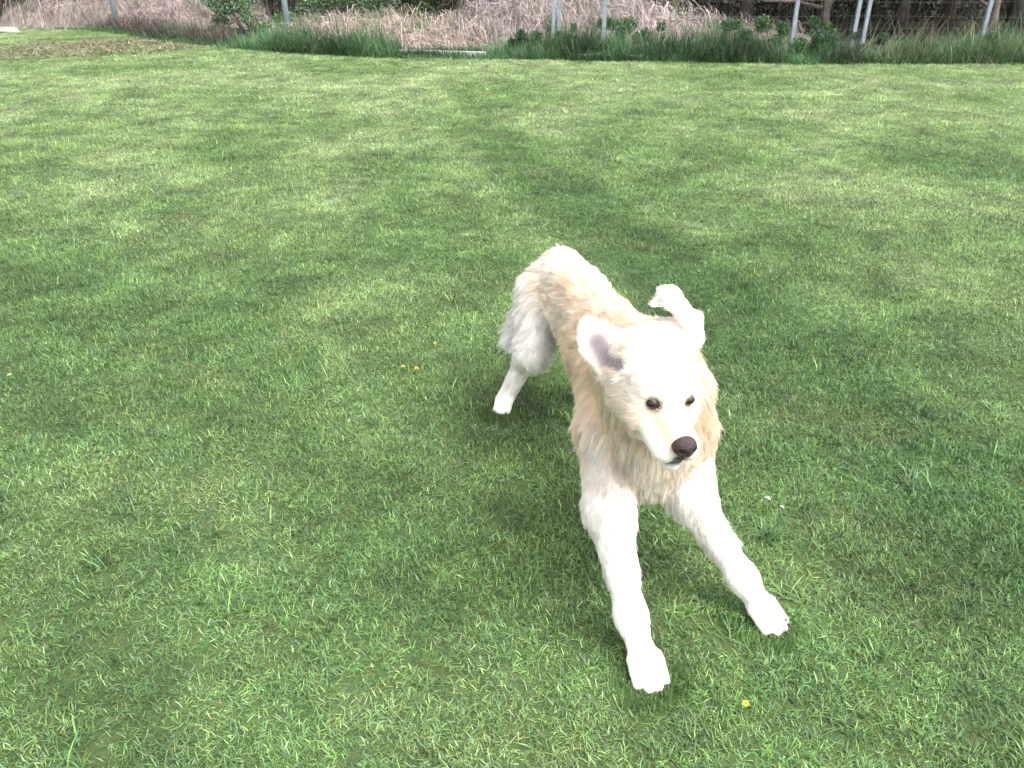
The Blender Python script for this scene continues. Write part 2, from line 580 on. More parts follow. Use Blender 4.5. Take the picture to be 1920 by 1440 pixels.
def build_fence():
    root = empty('wire_fence', (0, 13.4, 0))
    tag(root, 'wire fence with grey metal posts behind the lawn', 'fence')
    o0 = Vector(root.location)
    def part(name, vs, fs, mat, smooth=True):
        return mesh_obj(name, [Vector(v) - o0 for v in vs], fs, mat, root, smooth)
    # (picture x at the foot, thickness, kind)
    def angle_post(x, y, w, h, lean=0.0):
        """steel angle (L section) post"""
        t = 0.007
        prof = [(-w / 2, -w / 2), (w / 2, -w / 2), (w / 2, -w / 2 + t), (-w / 2 + t, -w / 2 + t), (-w / 2 + t, w / 2), (-w / 2, w / 2)]
        vs, fs = [], []
        for z in (-0.3, h):
            for (a, b_) in prof:
                vs.append((x + a + lean * z, y + b_, z))
        for k in range(6):
            fs.append((k, (k + 1) % 6, 6 + (k + 1) % 6, 6 + k))
        fs += [(5, 4, 3, 2, 1, 0), (6, 7, 8, 9, 10, 11)]
        return vs, fs
    posts = [(217, 0.085, 1.5), (540, 0.095, 1.6), (1037, 0.055, 1.5), (1131, 0.060, 1.5), (1484, 0.055, 1.5), (1598, 0.052, 1.5), (1838, 0.055, 1.5)]
    extra = [(1047, 0.05, 1.5, 0.10), (1617, 0.052, 1.5, 0.12)]
    xs = []
    for px, w, h in posts:
        y = 13.4
        for _ in range(8):
            y = float(fence_y(X_of(px, y)))
        x = X_of(px, y)
        xs.append(x)
        if w > 0.08:        # round tube posts
            vs, fs = tube([(x, y, -0.3), (x, y, h * 0.6), (x, y, h), (x, y, h + 0.012)], [w / 2, w / 2, w / 2, w / 4], 12)
            part('post', vs, fs, M_METAL)
        else:
            part('post', *angle_post(x, y, w, h), M_METAL, False)
    for px, w, h, dy in extra:      # second post of a pair, a brace stood beside
        y = float(fence_y(X_of(px, 13.2))) + dy
        part('brace', *angle_post(X_of(px, y), y, w, h, 0.0), M_METAL, False)
    for x in (-12.0, 8.6, 11.2):
        part('post', *angle_post(x, float(fence_y(x)), 0.055, 1.5), M_METAL, False)
    for z in (0.22, 0.38, 0.55, 0.75, 0.98, 1.22, 1.45):
        path = []
        for x in np.linspace(-14, 12, 60):
            path.append((x, float(fence_y(x)) - 0.04, z + 0.012 * math.sin(x * 1.7 + z * 9)))
        vs, fs = tube(path, [0.0010] * len(path), 5)
        part('wire', vs, fs, M_WIRE)
build_fence()

# ---- tall grass along the fence
def build_verge():
    parts = []
    n = 62000
    x = rng.uniform(-13, 11, n)
    dens = np.interp(x, [-13, -7, -5.5, -4.2, -3.4, -1.9, -1.5, -0.4, 0.2, 4, 11], [0.35, 0.4, 0.5, 0.8, 1.0, 1.0, 0.55, 0.55, 1, 1, 1])
    keep = rng.random(n) < dens
    x = x[keep]; n = len(x)
    y = edge_y(x) + np.abs(rng.normal(0, 0.50, n)) - 0.08 + 0.10 * (value_noise(x, x * 0, 1.3, 9) - 0.5)
    open_ = (x > 0.98) & (x < 1.95) & (y < 12.75) & (rng.random(n) < 0.9)
    x, y = x[~open_], y[~open_]; n = len(x)
    hmax = np.interp(x, [-13, -7, -5, -4.0, -3.3, -2.2, -1.6, -0.5, 0.2, 1.2, 2.5, 4.5, 6, 11], [0.22, 0.24, 0.22, 0.42, 0.58, 0.50, 0.13, 0.14, 0.32, 0.42, 0.38, 0.50, 0.46, 0.48])
    hm = hmax * (0.05 + 1.15 * value_noise(x, y, 0.9, 13) + 0.8 * value_noise(x, y, 4.1, 15)) * np.clip(0.62 + (y - edge_y(x)) * 1.5, 0.45, 1.15)
    L = hm * rng.uniform(0.45, 1.15, n)
    t = np.array((0.054, 0.128, 0.052)) * (0.35 + 1.45 * value_noise(x, y, 1.6, 19))[:, None] * rng.uniform(0.5, 1.45, (n, 1)) * np.stack([rng.uniform(0.7, 1.5, n), np.ones(n), rng.uniform(0.6, 1.5, n)], 1)
    dry = rng.random(n) < np.interp(x, [-9, 1, 4.5, 5.5, 8], [0.08, 0.04, 0.05, 0.18, 0.14])
    t[dry] = np.array((0.34, 0.29, 0.19)) * rng.uniform(0.5, 1.2, (dry.sum(), 1))
    parts.append(blades(np.stack([x, y, np.full(n, -0.01)], 1), L, rng.uniform(0.005, 0.011, n), np.abs(rng.normal(0.3, 0.35, n)),
                        rng.uniform(0, 6.283, n), rng.uniform(0.2, 1.8, n), t, 4, -0.02))
    # long dry stalks leaning to the right
    n = 260
    x = np.concatenate([rng.uniform(4.6, 10, 190), rng.uniform(-0.5, 4.6, 50), rng.uniform(-9, -2, 20)])
    y = edge_y(x) + rng.uniform(0.15, 0.9, n)
    parts.append(blades(np.stack([x, y, np.zeros(n)], 1), rng.uniform(0.35, 0.8, n), rng.uniform(0.005, 0.009, n), rng.uniform(0.2, 0.9, n),
                        rng.normal(0.1, 0.5, n), rng.uniform(0.0, 0.6, n), np.array((0.46, 0.41, 0.29)) * rng.uniform(0.6, 1.15, (n, 1)), 4))
    # brown dead weeds in front of the far left heap
    n = 5000
    x = rng.uniform(-9.5, -4.8, n)
    y = edge_y(x) + rng.uniform(0.1, 1.1, n)
    parts.append(blades(np.stack([x, y, np.zeros(n)], 1), rng.uniform(0.12, 0.42, n), rng.uniform(0.007, 0.014, n), np.abs(rng.normal(0.3, 0.4, n)),
                        rng.uniform(0, 6.283, n), rng.uniform(0.1, 1.5, n), np.array((0.085, 0.070, 0.058)) * rng.uniform(0.4, 1.7, (n, 1)), 4))
    # thick low tufts that break up the edging boards
    n = 5200
    c = rng.choice(np.array([-2.16, -1.52, -1.25, -0.95, -0.62, 1.02, 1.3, 1.48, 1.62, 1.9]), n)
    x = c + rng.normal(0, 0.13, n)
    y = np.where(x < 0, 12.93 + rng.normal(0, 0.06, n), 12.36 + rng.normal(0, 0.06, n))
    parts.append(blades(np.stack([x, y, np.zeros(n)], 1), rng.uniform(0.06, 0.18, n), rng.uniform(0.005, 0.010, n), np.abs(rng.normal(0.3, 0.3, n)),
                        rng.uniform(0, 6.283, n), rng.uniform(0.2, 1.3, n), np.array((0.040, 0.092, 0.036)) * rng.uniform(0.5, 1.4, (n, 1)), 4))
    # ragged blades spilling from the verge onto the mown edge
    n = 9000
    x = rng.uniform(-12, 11, n)
    y = edge_y(x) + rng.normal(0.0, 0.10, n)
    parts.append(blades(np.stack([x, y, np.zeros(n)], 1), rng.uniform(0.05, 0.14, n), rng.uniform(0.004, 0.008, n), rng.uniform(0.1, 0.9, n),
                        rng.uniform(0, 6.283, n), rng.uniform(0.2, 1.2, n), np.array((0.055, 0.125, 0.045)) * rng.uniform(0.6, 1.4, (n, 1)), 3))
    V, f, C = merge(parts)
    o = link(bpy.data.objects.new('verge_grass', big_mesh('verge_grass', V, f, M_VERGE, C)))
    tag(o, 'tall dark green uncut grass growing along the foot of the fence', 'grass', kind='stuff')
build_verge()

# ---- dry straw heaps
def heap(name, label, cx, cy, sx, sy, hgt, n, tint, skew=0.0, seed=1, front=1.0):
    root = empty(name, (cx, cy, 0))
    tag(root, label, 'straw heap', 'heaps of dry straw behind the fence')
    def hf(x, y):
        u, v = (x - cx) / sx, (y - cy) / sy
        r2 = u * u + v * v
        base = np.clip(1 - r2, 0, None) ** 0.75
        return hgt * base * (0.45 + 0.6 * value_noise(x, y, 1.5, seed) + 0.55 * value_noise(x, y, 4.2, seed + 3) + skew * u) - 0.02
    gx, gy = np.meshgrid(np.linspace(cx - sx, cx + sx, 60), np.linspace(cy - sy, cy + sy, 34))
    gz = hf(gx, gy) + 0.03 * (value_noise(gx, gy, 5.0, seed + 1) - 0.5)
    V = np.stack([gx.ravel() - cx, gy.ravel() - cy, gz.ravel()], 1)
    r_, c_ = gx.shape
    idx = np.arange(r_ * c_).reshape(r_, c_)
    Q = np.stack([idx[:-1, :-1].ravel(), idx[:-1, 1:].ravel(), idx[1:, 1:].ravel(), idx[1:, :-1].ravel()], 1)
    C = np.tile(np.array(tint) * 0.75, (len(V), 1))
    link(bpy.data.objects.new('mound', big_mesh('mound', V, [Q], M_STRAW, C)), root)
    a, r = rng.uniform(0, 6.283, n), np.sqrt(rng.random(n))
    x, y = cx + sx * 0.97 * r * np.cos(a), cy + sy * 0.97 * r * np.sin(a)
    K = 5
    az = rng.normal(-1.2, 0.9, n)
    az = np.where(rng.random(n) < 0.6, rng.uniform(0, 6.283, n), az)
    L = rng.uniform(0.12, 0.5, n)
    w = rng.uniform(0.003, 0.0075, n)
    col = np.array(tint) * rng.uniform(0.25, 1.5, (n, 1)) * np.stack([np.ones(n), rng.uniform(0.92, 1.05, n), rng.uniform(0.85, 1.15, n)], 1)
    green = (rng.random(n) < 0.05) | (value_noise(x, y, 2.6, seed + 7) > 0.80)
    col[green] = np.array((0.08, 0.15, 0.055)) * rng.uniform(0.6, 1.4, (green.sum(), 1))
    P, Cc = [], []
    bow = rng.normal(0, 0.28, n)
    lift = rng.uniform(0.0, 0.05, n) + (rng.random(n) < 0.12) * rng.uniform(0.03, 0.20, n)
    for k in range(K):
        s = k / (K - 1)
        aa = az + bow * s
        xx, yy = x + np.cos(aa) * L * (s - 0.5), y + np.sin(aa) * L * (s - 0.5)
        zz = np.maximum(hf(xx, yy), -0.01) + 0.012 + lift * (1 - (2 * s - 1) ** 2 + 0.6 * s)
        sd = np.stack([-np.sin(aa), np.cos(aa), 0.5 * np.ones(n)], 1) * (w * 0.5)[:, None]
        p = np.stack([xx - cx, yy - cy, zz], 1)
        P += [p - sd, p + sd]; Cc += [col, col]
    i = np.arange(n)
    Q = np.concatenate([np.stack([2 * k * n + i, (2 * k + 1) * n + i, (2 * k + 3) * n + i, (2 * k + 2) * n + i], 1) for k in range(K - 1)])
    st = link(bpy.data.objects.new('straw', big_mesh('straw', np.concatenate(P), [Q], M_STRAW, np.concatenate(Cc))), root)
    st['kind'] = 'stuff'
    return root
heap('straw_heap', 'tallest pinkish heap of dry straw behind the pair of close metal posts', 1.15, 14.75, 2.7, 1.25, 0.62, 14000, (0.39, 0.33, 0.315), 0.0, 41)
heap('straw_heap', 'low bank of pale straw just behind the white edging boards', -1.95, 14.6, 2.3, 1.35, 0.30, 12000, (0.41, 0.345, 0.295), 0.0, 51)
heap('straw_heap', 'straw heap in the far left corner sloping down to the right behind the worn patch', -8.1, 18.8, 2.9, 1.6, 0.80, 12000, (0.36, 0.30, 0.275), -0.25, 61)
heap('straw_heap', 'thin end of straw trailing off at the foot of the dark trees', 3.6, 14.3, 1.5, 0.8, 0.24, 3000, (0.26, 0.225, 0.20), 0.0, 71)

# ---- foliage
def leaf_cloud(n, cfun, smin, smax, tint, var=0.4):
    """diamond leaves folded along the middle"""
    c = cfun(n)
    d = nrm_(rng.normal(size=(n, 3))); e = nrm_(np.cross(d, rng.normal(size=(n, 3))))
    nn = np.cross(d, e)
    s = rng.uniform(smin, smax, n)[:, None]
    V = np.concatenate([c - d * s, c + e * s * 0.42 + nn * s * 0.12, c + d * s, c - e * s * 0.42 + nn * s * 0.12])
    i = np.arange(n)
    F_ = np.concatenate([np.stack([i, i + n, i + 2 * n], 1), np.stack([i, i + 2 * n, i + 3 * n], 1)])
    t = np.array(tint) * rng.uniform(1 - var, 1 + var, (n, 1)) * np.stack([rng.uniform(0.75, 1.35, n), np.ones(n), rng.uniform(0.7, 1.3, n)], 1)
    return V, [F_], np.concatenate([t] * 4)

def nrm_(v):
    return v / (np.linalg.norm(v, axis=-1, keepdims=True) + 1e-9)

def blob_fn(blobs):
    w = np.array([b[3] ** 2 for b in blobs]); w = w / w.sum()
    B = np.array(blobs)
    def fn(n):
        k = rng.choice(len(B), n, p=w)
        u = nrm_(rng.normal(size=(n, 3))) * (rng.random(n) ** 0.62)[:, None]
        return B[k, :3] + u * B[k, 3:4]
    return fn

def shrub(name, label, px, y, w, h, tint, n, size=0.03, stem=M_BARK):
    x = X_of(px, y)
    root = empty(name, (x, y, 0))
    tag(root, label, 'shrub', 'shrubs behind the fence')
    blobs = [(random.uniform(-w, w), random.uniform(-w * .5, w * .5), random.uniform(0.02, 0.85) ** 1.3 * h, random.uniform(0.12, 0.30) * min(w * 1.4, h)) for _ in range(20)]
    V, f, C = leaf_cloud(n, blob_fn(blobs), size * 0.6, size * 1.4, tint)
    V[:, 2] = np.maximum(V[:, 2], 0.01)
    link(bpy.data.objects.new('foliage', big_mesh('foliage', V, f, M_LEAF, C, False)), root)
    for b in blobs[:5]:
        vs, fs = tube([(b[0] * .2, b[1] * .2, -0.05), (b[0] * .6, b[1] * .6, b[2] * .55), (b[0], b[1], b[2])], [0.012, 0.009, 0.004], 6)
        mesh_obj('stem', vs, fs, stem, root, True)
    return root
shrub('shrub', 'dark green bush beside the brown trunk in the far left corner', 100, 18.4, 0.75, 1.3, (0.030, 0.075, 0.026), 5200, 0.035)
shrub('shrub', 'grey green leafy bush left of the thick round fence post', 470, 16.4, 0.75, 1.3, (0.10, 0.185, 0.088), 7500, 0.03)
shrub('shrub', 'light green straggly bush right of the thick round fence post', 640, 16.6, 0.95, 1.2, (0.105, 0.180, 0.088), 8500, 0.03)
shrub('shrub', 'mid green bush between the straggly bush and the dark wood', 770, 16.9, 0.7, 1.0, (0.045, 0.090, 0.036), 5000, 0.03)
shrub('shrub', 'low leafy bush growing up around the single thin metal post', 1165, 13.55, 0.75, 0.50, (0.050, 0.110, 0.042), 5600, 0.024)
shrub('shrub', 'bright green weeds around the leaning single post near the dark trees', 1465, 12.95, 0.85, 0.58, (0.052, 0.118, 0.044), 6400, 0.024)
shrub('shrub', 'dark leafy weeds at the foot of the right pair of metal posts', 1585, 12.6, 0.5, 0.40, (0.040, 0.092, 0.046), 4200, 0.022)
shrub('shrub', 'dark leafy weeds in front of the left pair of metal posts', 1010, 12.95, 0.5, 0.36, (0.040, 0.088, 0.040), 4200, 0.022)
shrub('shrub', 'blue green weeds at the right end of the fence', 1870, 12.70, 0.55, 0.46, (0.036, 0.090, 0.050), 4200, 0.024)

def tree_meshes(h, r0, nl, tint, seed):
    random.seed(seed)
    path, rad, p = [], [], Vector((0, 0, -0.2))
    for k in range(9):
        path.append(p.copy()); rad.append(r0 * (1.35 if k == 0 else 1.0) * (1 - 0.75 * k / 8))
        p = p + Vector((random.uniform(-.10, .10), random.uniform(-.10, .10), h / 8))
    vs, fs = tube(path, rad, 10)
    blobs = []
    for k in range(11):
        t = random.uniform(0.22, 0.98)
        q = path[int(t * 8)]
        a = random.uniform(0, 6.283)
        ln = (1.15 - 0.6 * t) * h * 0.30
        e = q + Vector((math.cos(a) * ln, math.sin(a) * ln, ln * random.uniform(0.1, 0.7)))
        m = q.lerp(e, 0.5) + Vector((0, 0, random.uniform(-.05, .15)))
        r1 = r0 * 0.35 * (1.1 - t)
        v2, f2 = tube([q, m, e], [r1 + 0.012, r1 * 0.7 + 0.008, 0.006], 6)
        o = len(vs)
        vs += v2; fs += [tuple(i + o for i in f) for f in f2]
        if e.z > 1.0:
            blobs.append((e.x, e.y, e.z, random.uniform(0.55, 0.95)))
    blobs.append((path[-1].x, path[-1].y, path[-1].z, 0.9))
    V, f, C = leaf_cloud(nl, blob_fn(blobs), 0.05, 0.11, tint)
    return (vs, fs), (V, f, C)

def build_trees():
    kinds = []
    for i, (h, r0, pale) in enumerate(((6.0, 0.13, False), (5.2, 0.09, True), (6.6, 0.17, False))):
        (vs, fs), (V, f, C) = tree_meshes(h, r0, 5200, (0.026, 0.050, 0.020), 100 + i)
        m1 = bpy.data.meshes.new('trunk'); m1.from_pydata([tuple(v) for v in vs], [], fs); m1.update(); m1.shade_smooth()
        m1.materials.append(M_BARK_PALE if pale else M_BARK)
        kinds.append((m1, big_mesh('crown', V, f, M_LEAF, C, False)))
    spots = [(28, 19.4, 2, 'thick brown trunk at the left end behind the dark green bush'),
             (862, 17.6, 0, 'dark trunk just left of the tallest straw heap'),
             (1262, 17.2, 1, 'thin pale trunk behind the right slope of the tallest straw heap'),
             (1395, 16.6, 0, 'dark trunk left of the leaning single metal post'),
             (1545, 16.2, 1, 'pale slim trunk between the leaning single post and the right pair of posts'),
             (1690, 16.6, 0, 'dark trunk just right of the right pair of metal posts'),
             (1772, 17.6, 0, 'dark trunk farthest back near the right end of the fence'),
             (1862, 15.4, 1, 'pinkish pale trunk at the right end of the fence'),
             (1905, 16.6, 2, 'thick dark trunk at the right edge of the wood')]
    for i, (px, y, k, label) in enumerate(spots):
        root = empty('tree', (X_of(px, y), y, 0))
        root.rotation_euler = (0, 0, i * 1.37)
        tag(root, label.replace('trunk', 'trunked tree', 1), 'tree', 'trees of the dark wood')
        a = link(bpy.data.objects.new('trunk', kinds[k][0]), root)
        b_ = link(bpy.data.objects.new('crown', kinds[k][1]), root)
build_trees()

def build_wood():
    """the dark mass of branches and evergreen foliage closing the view"""
    def fn(n):
        x = rng.uniform(-13, 15, n)
        y = 19.2 + np.abs(rng.normal(0, 1.6, n)) + 0.9 * (value_noise(x, x * 0, 0.6, 3) - 0.5) + np.interp(x, [-13, -6, -2], [2.6, 2.2, 0.0])
        z = rng.random(n) ** 1.25 * 4.5
        return np.stack([x, y, z], 1)
    parts = [leaf_cloud(52000, fn, 0.05, 0.12, (0.020, 0.034, 0.017), 0.5)]
    # twigs and bramble canes in front of it
    n = 3000
    x = rng.uniform(-13, 13, n)
    y = 16.9 + rng.uniform(-1.0, 2.4, n) + np.interp(x, [-13, -6, -2], [2.6, 2.0, 0.0])
    t = np.array((0.060, 0.048, 0.038)) * rng.uniform(0.4, 1.8, (n, 1))
    pale = rng.random(n) < 0.10
    t[pale] = np.array((0.24, 0.20, 0.16)) * rng.uniform(0.5, 1.1, (pale.sum(), 1))
    parts.append(blades(np.stack([x, y, np.zeros(n)], 1), rng.uniform(0.3, 1.5, n), rng.uniform(0.006, 0.016, n), np.abs(rng.normal(0.3, 0.5, n)),
                        rng.uniform(0, 6.283, n), rng.uniform(-0.5, 1.4, n), t, 5))
    V, f, C = merge(parts)
    o = link(bpy.data.objects.new('dark_woodland', big_mesh('dark_woodland', V, f, M_LEAF, C, False)))
    tag(o, 'dark mass of evergreen branches and bare twigs behind the straw', 'woodland', kind='stuff')
build_wood()

def dead_branch(label, pts, r):
    vs, fs = tube(pts, [r * (1 - 0.8 * i / (len(pts) - 1)) for i in range(len(pts))], 7)
    c = Vector(pts[0])
    o = mesh_obj('dead_branch', [Vector(v) - c for v in vs], fs, M_BARK_PALE, None, True)
    o.location = c
    tag(o, label, 'branch', 'dead branches by the dark wood')
b0 = [at_y(px, py, y) for px, py, y in ((1326, 34, 14.4), (1296, 37, 14.3), (1262, 40, 14.2), (1225, 34, 14.3))]
dead_branch('pale dead branch lying across the right end of the straw', b0, 0.022)
b1 = [at_y(px, py, y) for px, py, y in ((1328, 36, 14.6), (1312, 14, 14.7), (1296, -4, 14.8), (1284, -22, 14.9))]
dead_branch('pale dead branch rising to the left from the end of the straw', b1, 0.024)

# ---- white edging boards, half overgrown
def edging(label, px0, px1, py, z):
    a, b_ = at_z(px0, py, z), at_z(px1, py + (px1 - px0) * 0.02, z)
    d = Vector(b_ - a); L = d.length; d.normalize()
    c = Vector((a + b_) * 0.5); c.z = 0
    bm = bmesh.new()
    bmesh.ops.create_cube(bm, size=1.0)
    for v in bm.verts:
        v.co = Vector((v.co.x * L, v.co.y * 0.045, (v.co.z + 0.5) * z))
    bmesh.ops.bevel(bm, geom=bm.edges[:], offset=0.006, segments=2, affect='EDGES')
    for v in bm.verts:
        v.co.z += 0.006 * math.sin(v.co.x * 5)
    me = bpy.data.meshes.new('edging_board'); bm.to_mesh(me); bm.free()
    me.materials.append(M_WHITE)
    o = link(bpy.data.objects.new('edging_board', me))
    o.location = c
    o.rotation_euler = (0, 0, math.atan2(d.y, d.x))
    tag(o, label, 'edging', 'white edging boards along the verge')
edging('longer white edging board in front of the low pale straw', 706, 912, 92, 0.080)
edging('shorter broken white edging board under the single thin metal post', 1078, 1205, 101, 0.070)

def stone():
    c = at_z(6, 55, 0.05)
    bm = bmesh.new()
    bmesh.ops.create_icosphere(bm, subdivisions=3, radius=1.0)
    for v in bm.verts:
        p = v.co.copy()
        k = 1 + 0.16 * math.sin(p.x * 3.1 + p.y * 2.3) + 0.10 * math.sin(p.z * 5 + p.x * 4)
        v.co = Vector((p.x * 0.34 * k, p.y * 0.22 * k, p.z * 0.075 * k + 0.02))
    me = bpy.data.meshes.new('stone'); bm.to_mesh(me); bm.free(); me.shade_smooth()
    me.materials.append(M_STONE)
    o = link(bpy.data.objects.new('stone', me))
    o.location = (c[0], c[1], 0)
    tag(o, 'flat pale stone on the lawn at the left edge below the brown trunk', 'stone')
stone()

# ---- worn patch of dead grass and clippings
def build_worn():
    n = 15000
    a, r = rng.uniform(0, 6.283, n), rng.random(n) ** 0.5
    x, y = -7.0 + 2.05 * r * np.cos(a), 14.1 + 1.9 * r * np.sin(a)
    ok = (r < 0.80 + 0.75 * (value_noise(x, y, 1.7, 5) - 0.45)) & (rng.random(n) < 1.25 - r)
    x, y = x[ok], y[ok]; n = len(x)
    t = np.array((0.235, 0.195, 0.140)) * rng.uniform(0.35, 1.5, (n, 1)) * np.stack([np.ones(n), rng.uniform(0.9, 1.15, n), rng.uniform(0.8, 1.2, n)], 1)
    g = rng.random(n) < 0.16
    t[g] = np.array((0.07, 0.12, 0.04)) * rng.uniform(0.6, 1.4, (g.sum(), 1))
    L = rng.uniform(0.04, 0.14, n) * (0.5 + value_noise(x, y, 2.4, 8))
    V, f, C = blades(np.stack([x, y, np.zeros(n)], 1), L, rng.uniform(0.008, 0.020, n), rng.uniform(1.1, 1.5, n), rng.uniform(0, 6.283, n),
                     rng.uniform(-0.2, 0.3, n), t, 3)
    o = link(bpy.data.objects.new('dead_grass', big_mesh('dead_grass', V, f, M_STRAW, C)))
    tag(o, 'worn brown patch of dead grass and clippings on the left of the lawn', 'dead grass', kind='stuff')
build_worn()

# ------------------------------------------------------------------ the dog
def nrm(v):
    v = np.asarray(v, float)
    return v / (np.linalg.norm(v, axis=-1, keepdims=True) + 1e-12)

# ---- head pose: a rigid head fitted so that eyes and nose lie where the photograph shows them
def rot_ypr(yaw, pitch, roll):
    cy_, sy_ = math.cos(yaw), math.sin(yaw)
    cp, sp = math.cos(pitch), math.sin(pitch)
    cr, sr = math.cos(roll), math.sin(roll)
    Rz = np.array([[cy_, -sy_, 0], [sy_, cy_, 0], [0, 0, 1]])
    Rx = np.array([[1, 0, 0], [0, cp, -sp], [0, sp, cp]])
    Ry = np.array([[cr, 0, sr], [0, 1, 0], [-sr, 0, cr]])
    return Rz @ Rx @ Ry

HEAD_POS = np.array((0.2975, 1.430, 0.661))
HEAD_ROT = rot_ypr(R(180 + 12.5), R(-9.5), R(-1.5))   # local +Y is the muzzle, +X the dog's right, +Z the crown
HS = 1.06
def H(x, y, z):
    """head-local point (x to the dog's own right, y towards the nose, z up) to world"""
    return HEAD_POS + HEAD_ROT @ (np.array((x, y, z), float) * HS)
def HD(x, y, z):
    return HEAD_ROT @ np.array((x, y, z), float)

# ---- primitives of the body: smooth union of tapered, flattened bones
PR = []
def bone(a, b, ra, rb, comb, ln, gold, flat=None, k=0.035, lift=0.35, dens=1.0, grav=0.25, soft=0.018):
    """a-b with radii ra-rb; comb: hair direction; ln: hair length; gold 0 white .. 1 golden; flat=(axis, factor) thins along axis"""
    PR.append(dict(a=np.asarray(a, float), b=np.asarray(b, float), ra=ra, rb=rb, comb=nrm(comb), ln=ln, gold=gold, flat=flat, k=k,
                   lift=lift, dens=dens, grav=grav, soft=soft))

BACK = nrm((-0.23, 1.0, -0.12))       # towards the tail
LAT = nrm((1.0, 0.23, 0.0))           # across the body, towards the dog's left
# torso
T0, T1, T2, T3, T4 = (np.array(p) for p in ((0.155, 2.375, 0.510), (0.205, 2.19, 0.495), (0.262, 1.99, 0.462), (0.300, 1.79, 0.445), (0.322, 1.62, 0.430)))
bone(T0, T1, 0.086, 0.090, BACK, 0.042, 0.50, (LAT, 1.10), 0.05, 0.2)
bone(T1, T2, 0.090, 0.124, BACK + (0, 0, -.2), 0.048, 0.85, (LAT, 1.22), 0.05, 0.2)
bone(T2, T3, 0.124, 0.136, BACK + (0, 0, -.3), 0.048, 0.95, (LAT, 1.26), 0.05, 0.2)
bone(T3, T4, 0.136, 0.108, BACK + (0, 0, -.7), 0.050, 0.85, (LAT, 1.18), 0.05, 0.2)
# spine ridge, belly feathering
bone((0.16, 2.36, 0.56), (0.215, 2.15, 0.555), 0.050, 0.045, BACK, 0.045, 0.40, None, 0.06, 0.2)
bone((0.215, 2.15, 0.55), (0.285, 1.84, 0.565), 0.045, 0.055, BACK, 0.048, 0.85, None, 0.06, 0.2)
bone((0.20, 2.20, 0.42), (0.27, 1.98, 0.352), 0.035, 0.045, BACK + (-0.3, 0, -1.6), 0.090, 0.10, None, 0.06, 0.4, 1.2, 0.5)
bone((0.27, 1.98, 0.352), (0.318, 1.66, 0.325), 0.045, 0.055, BACK * .3 + (-0.2, 0, -1.2), 0.075, 0.12, None, 0.06, 0.4, 1.2, 0.5)
# brisket / ruff
bone((0.325, 1.56, 0.445), (0.326, 1.57, 0.350), 0.090, 0.060, (0.02, 0.0, -1), 0.060, 0.55, None, 0.06, 0.35, 1.3, 0.5)
# neck
bone((0.296, 1.76, 0.535), (0.306, 1.58, 0.612), 0.108, 0.100, (0.0, 0.8, -0.75), 0.055, 0.95, None, 0.06, 0.25, 1.2, 0.4)
bone((0.306, 1.58, 0.612), H(0, -0.05, 0.0), 0.100, 0.080, (0.0, 0.6, -0.9), 0.050, 0.75, None, 0.05, 0.25, 1.2, 0.4)
bone((0.318, 1.545, 0.535), (0.320, 1.60, 0.47), 0.092, 0.100, (0.0, 0.1, -1), 0.065, 0.85, None, 0.05, 0.25, 1.3, 0.5)
# upper arms / shoulders
SR, SL = np.array((0.236, 1.625, 0.425)), np.array((0.408, 1.630, 0.425))
bone((0.246, 1.76, 0.52), SR, 0.056, 0.066, (-0.1, 0.5, -1), 0.046, 0.95, None, 0.05, 0.2)
bone((0.375, 1.76, 0.52), SL, 0.062, 0.072, (0.1, 0.5, -1), 0.046, 0.95, None, 0.05, 0.2)
# right fore leg (left in the picture)
ER, CR, PRR = np.array((0.230, 1.485, 0.285)), np.array((0.273, 1.325, 0.108)), np.array((0.298, 1.262, 0.040))
bone(SR, ER, 0.066, 0.053, (0.0, -0.3, -1), 0.032, 0.15, None, 0.045)
bone(ER, ER * .4 + CR * .6, 0.051, 0.034, CR - ER, 0.022, 0.0, None, 0.03, 0.25)
bone(ER * .4 + CR * .6, CR, 0.033, 0.033, CR - ER, 0.016, 0.0, None, 0.02, 0.25)
bone(ER + (0, 0.045, 0.0), ER * .45 + CR * .55 + (0, 0.022, 0), 0.020, 0.014, (0, 0.35, -1), 0.060, 0.08, None, 0.03, 0.75, 1.5, 0.5)
bone(CR, PRR, 0.032, 0.029, PRR - CR, 0.014, 0.0, None, 0.03, 0.2)
# left fore leg (right in the picture)
EL, CL, PL = np.array((0.432, 1.545, 0.285)), np.array((0.561, 1.452, 0.108)), np.array((0.608, 1.425, 0.042))
bone(SL, EL, 0.072, 0.054, (0.1, -0.2, -1), 0.032, 0.15, None, 0.045)
bone(EL, EL * .4 + CL * .6, 0.048, 0.033, CL - EL, 0.022, 0.0, None, 0.03, 0.25)
bone(EL * .4 + CL * .6, CL, 0.032, 0.032, CL - EL, 0.016, 0.0, None, 0.02, 0.25)
bone(EL + (-0.01, 0.045, 0.0), EL * .45 + CL * .55 + (-.01, 0.022, 0), 0.020, 0.014, (0, 0.35, -1), 0.060, 0.08, None, 0.03, 0.75, 1.5, 0.5)
bone(CL, PL, 0.031, 0.029, PL - CL, 0.014, 0.0, None, 0.03, 0.2)

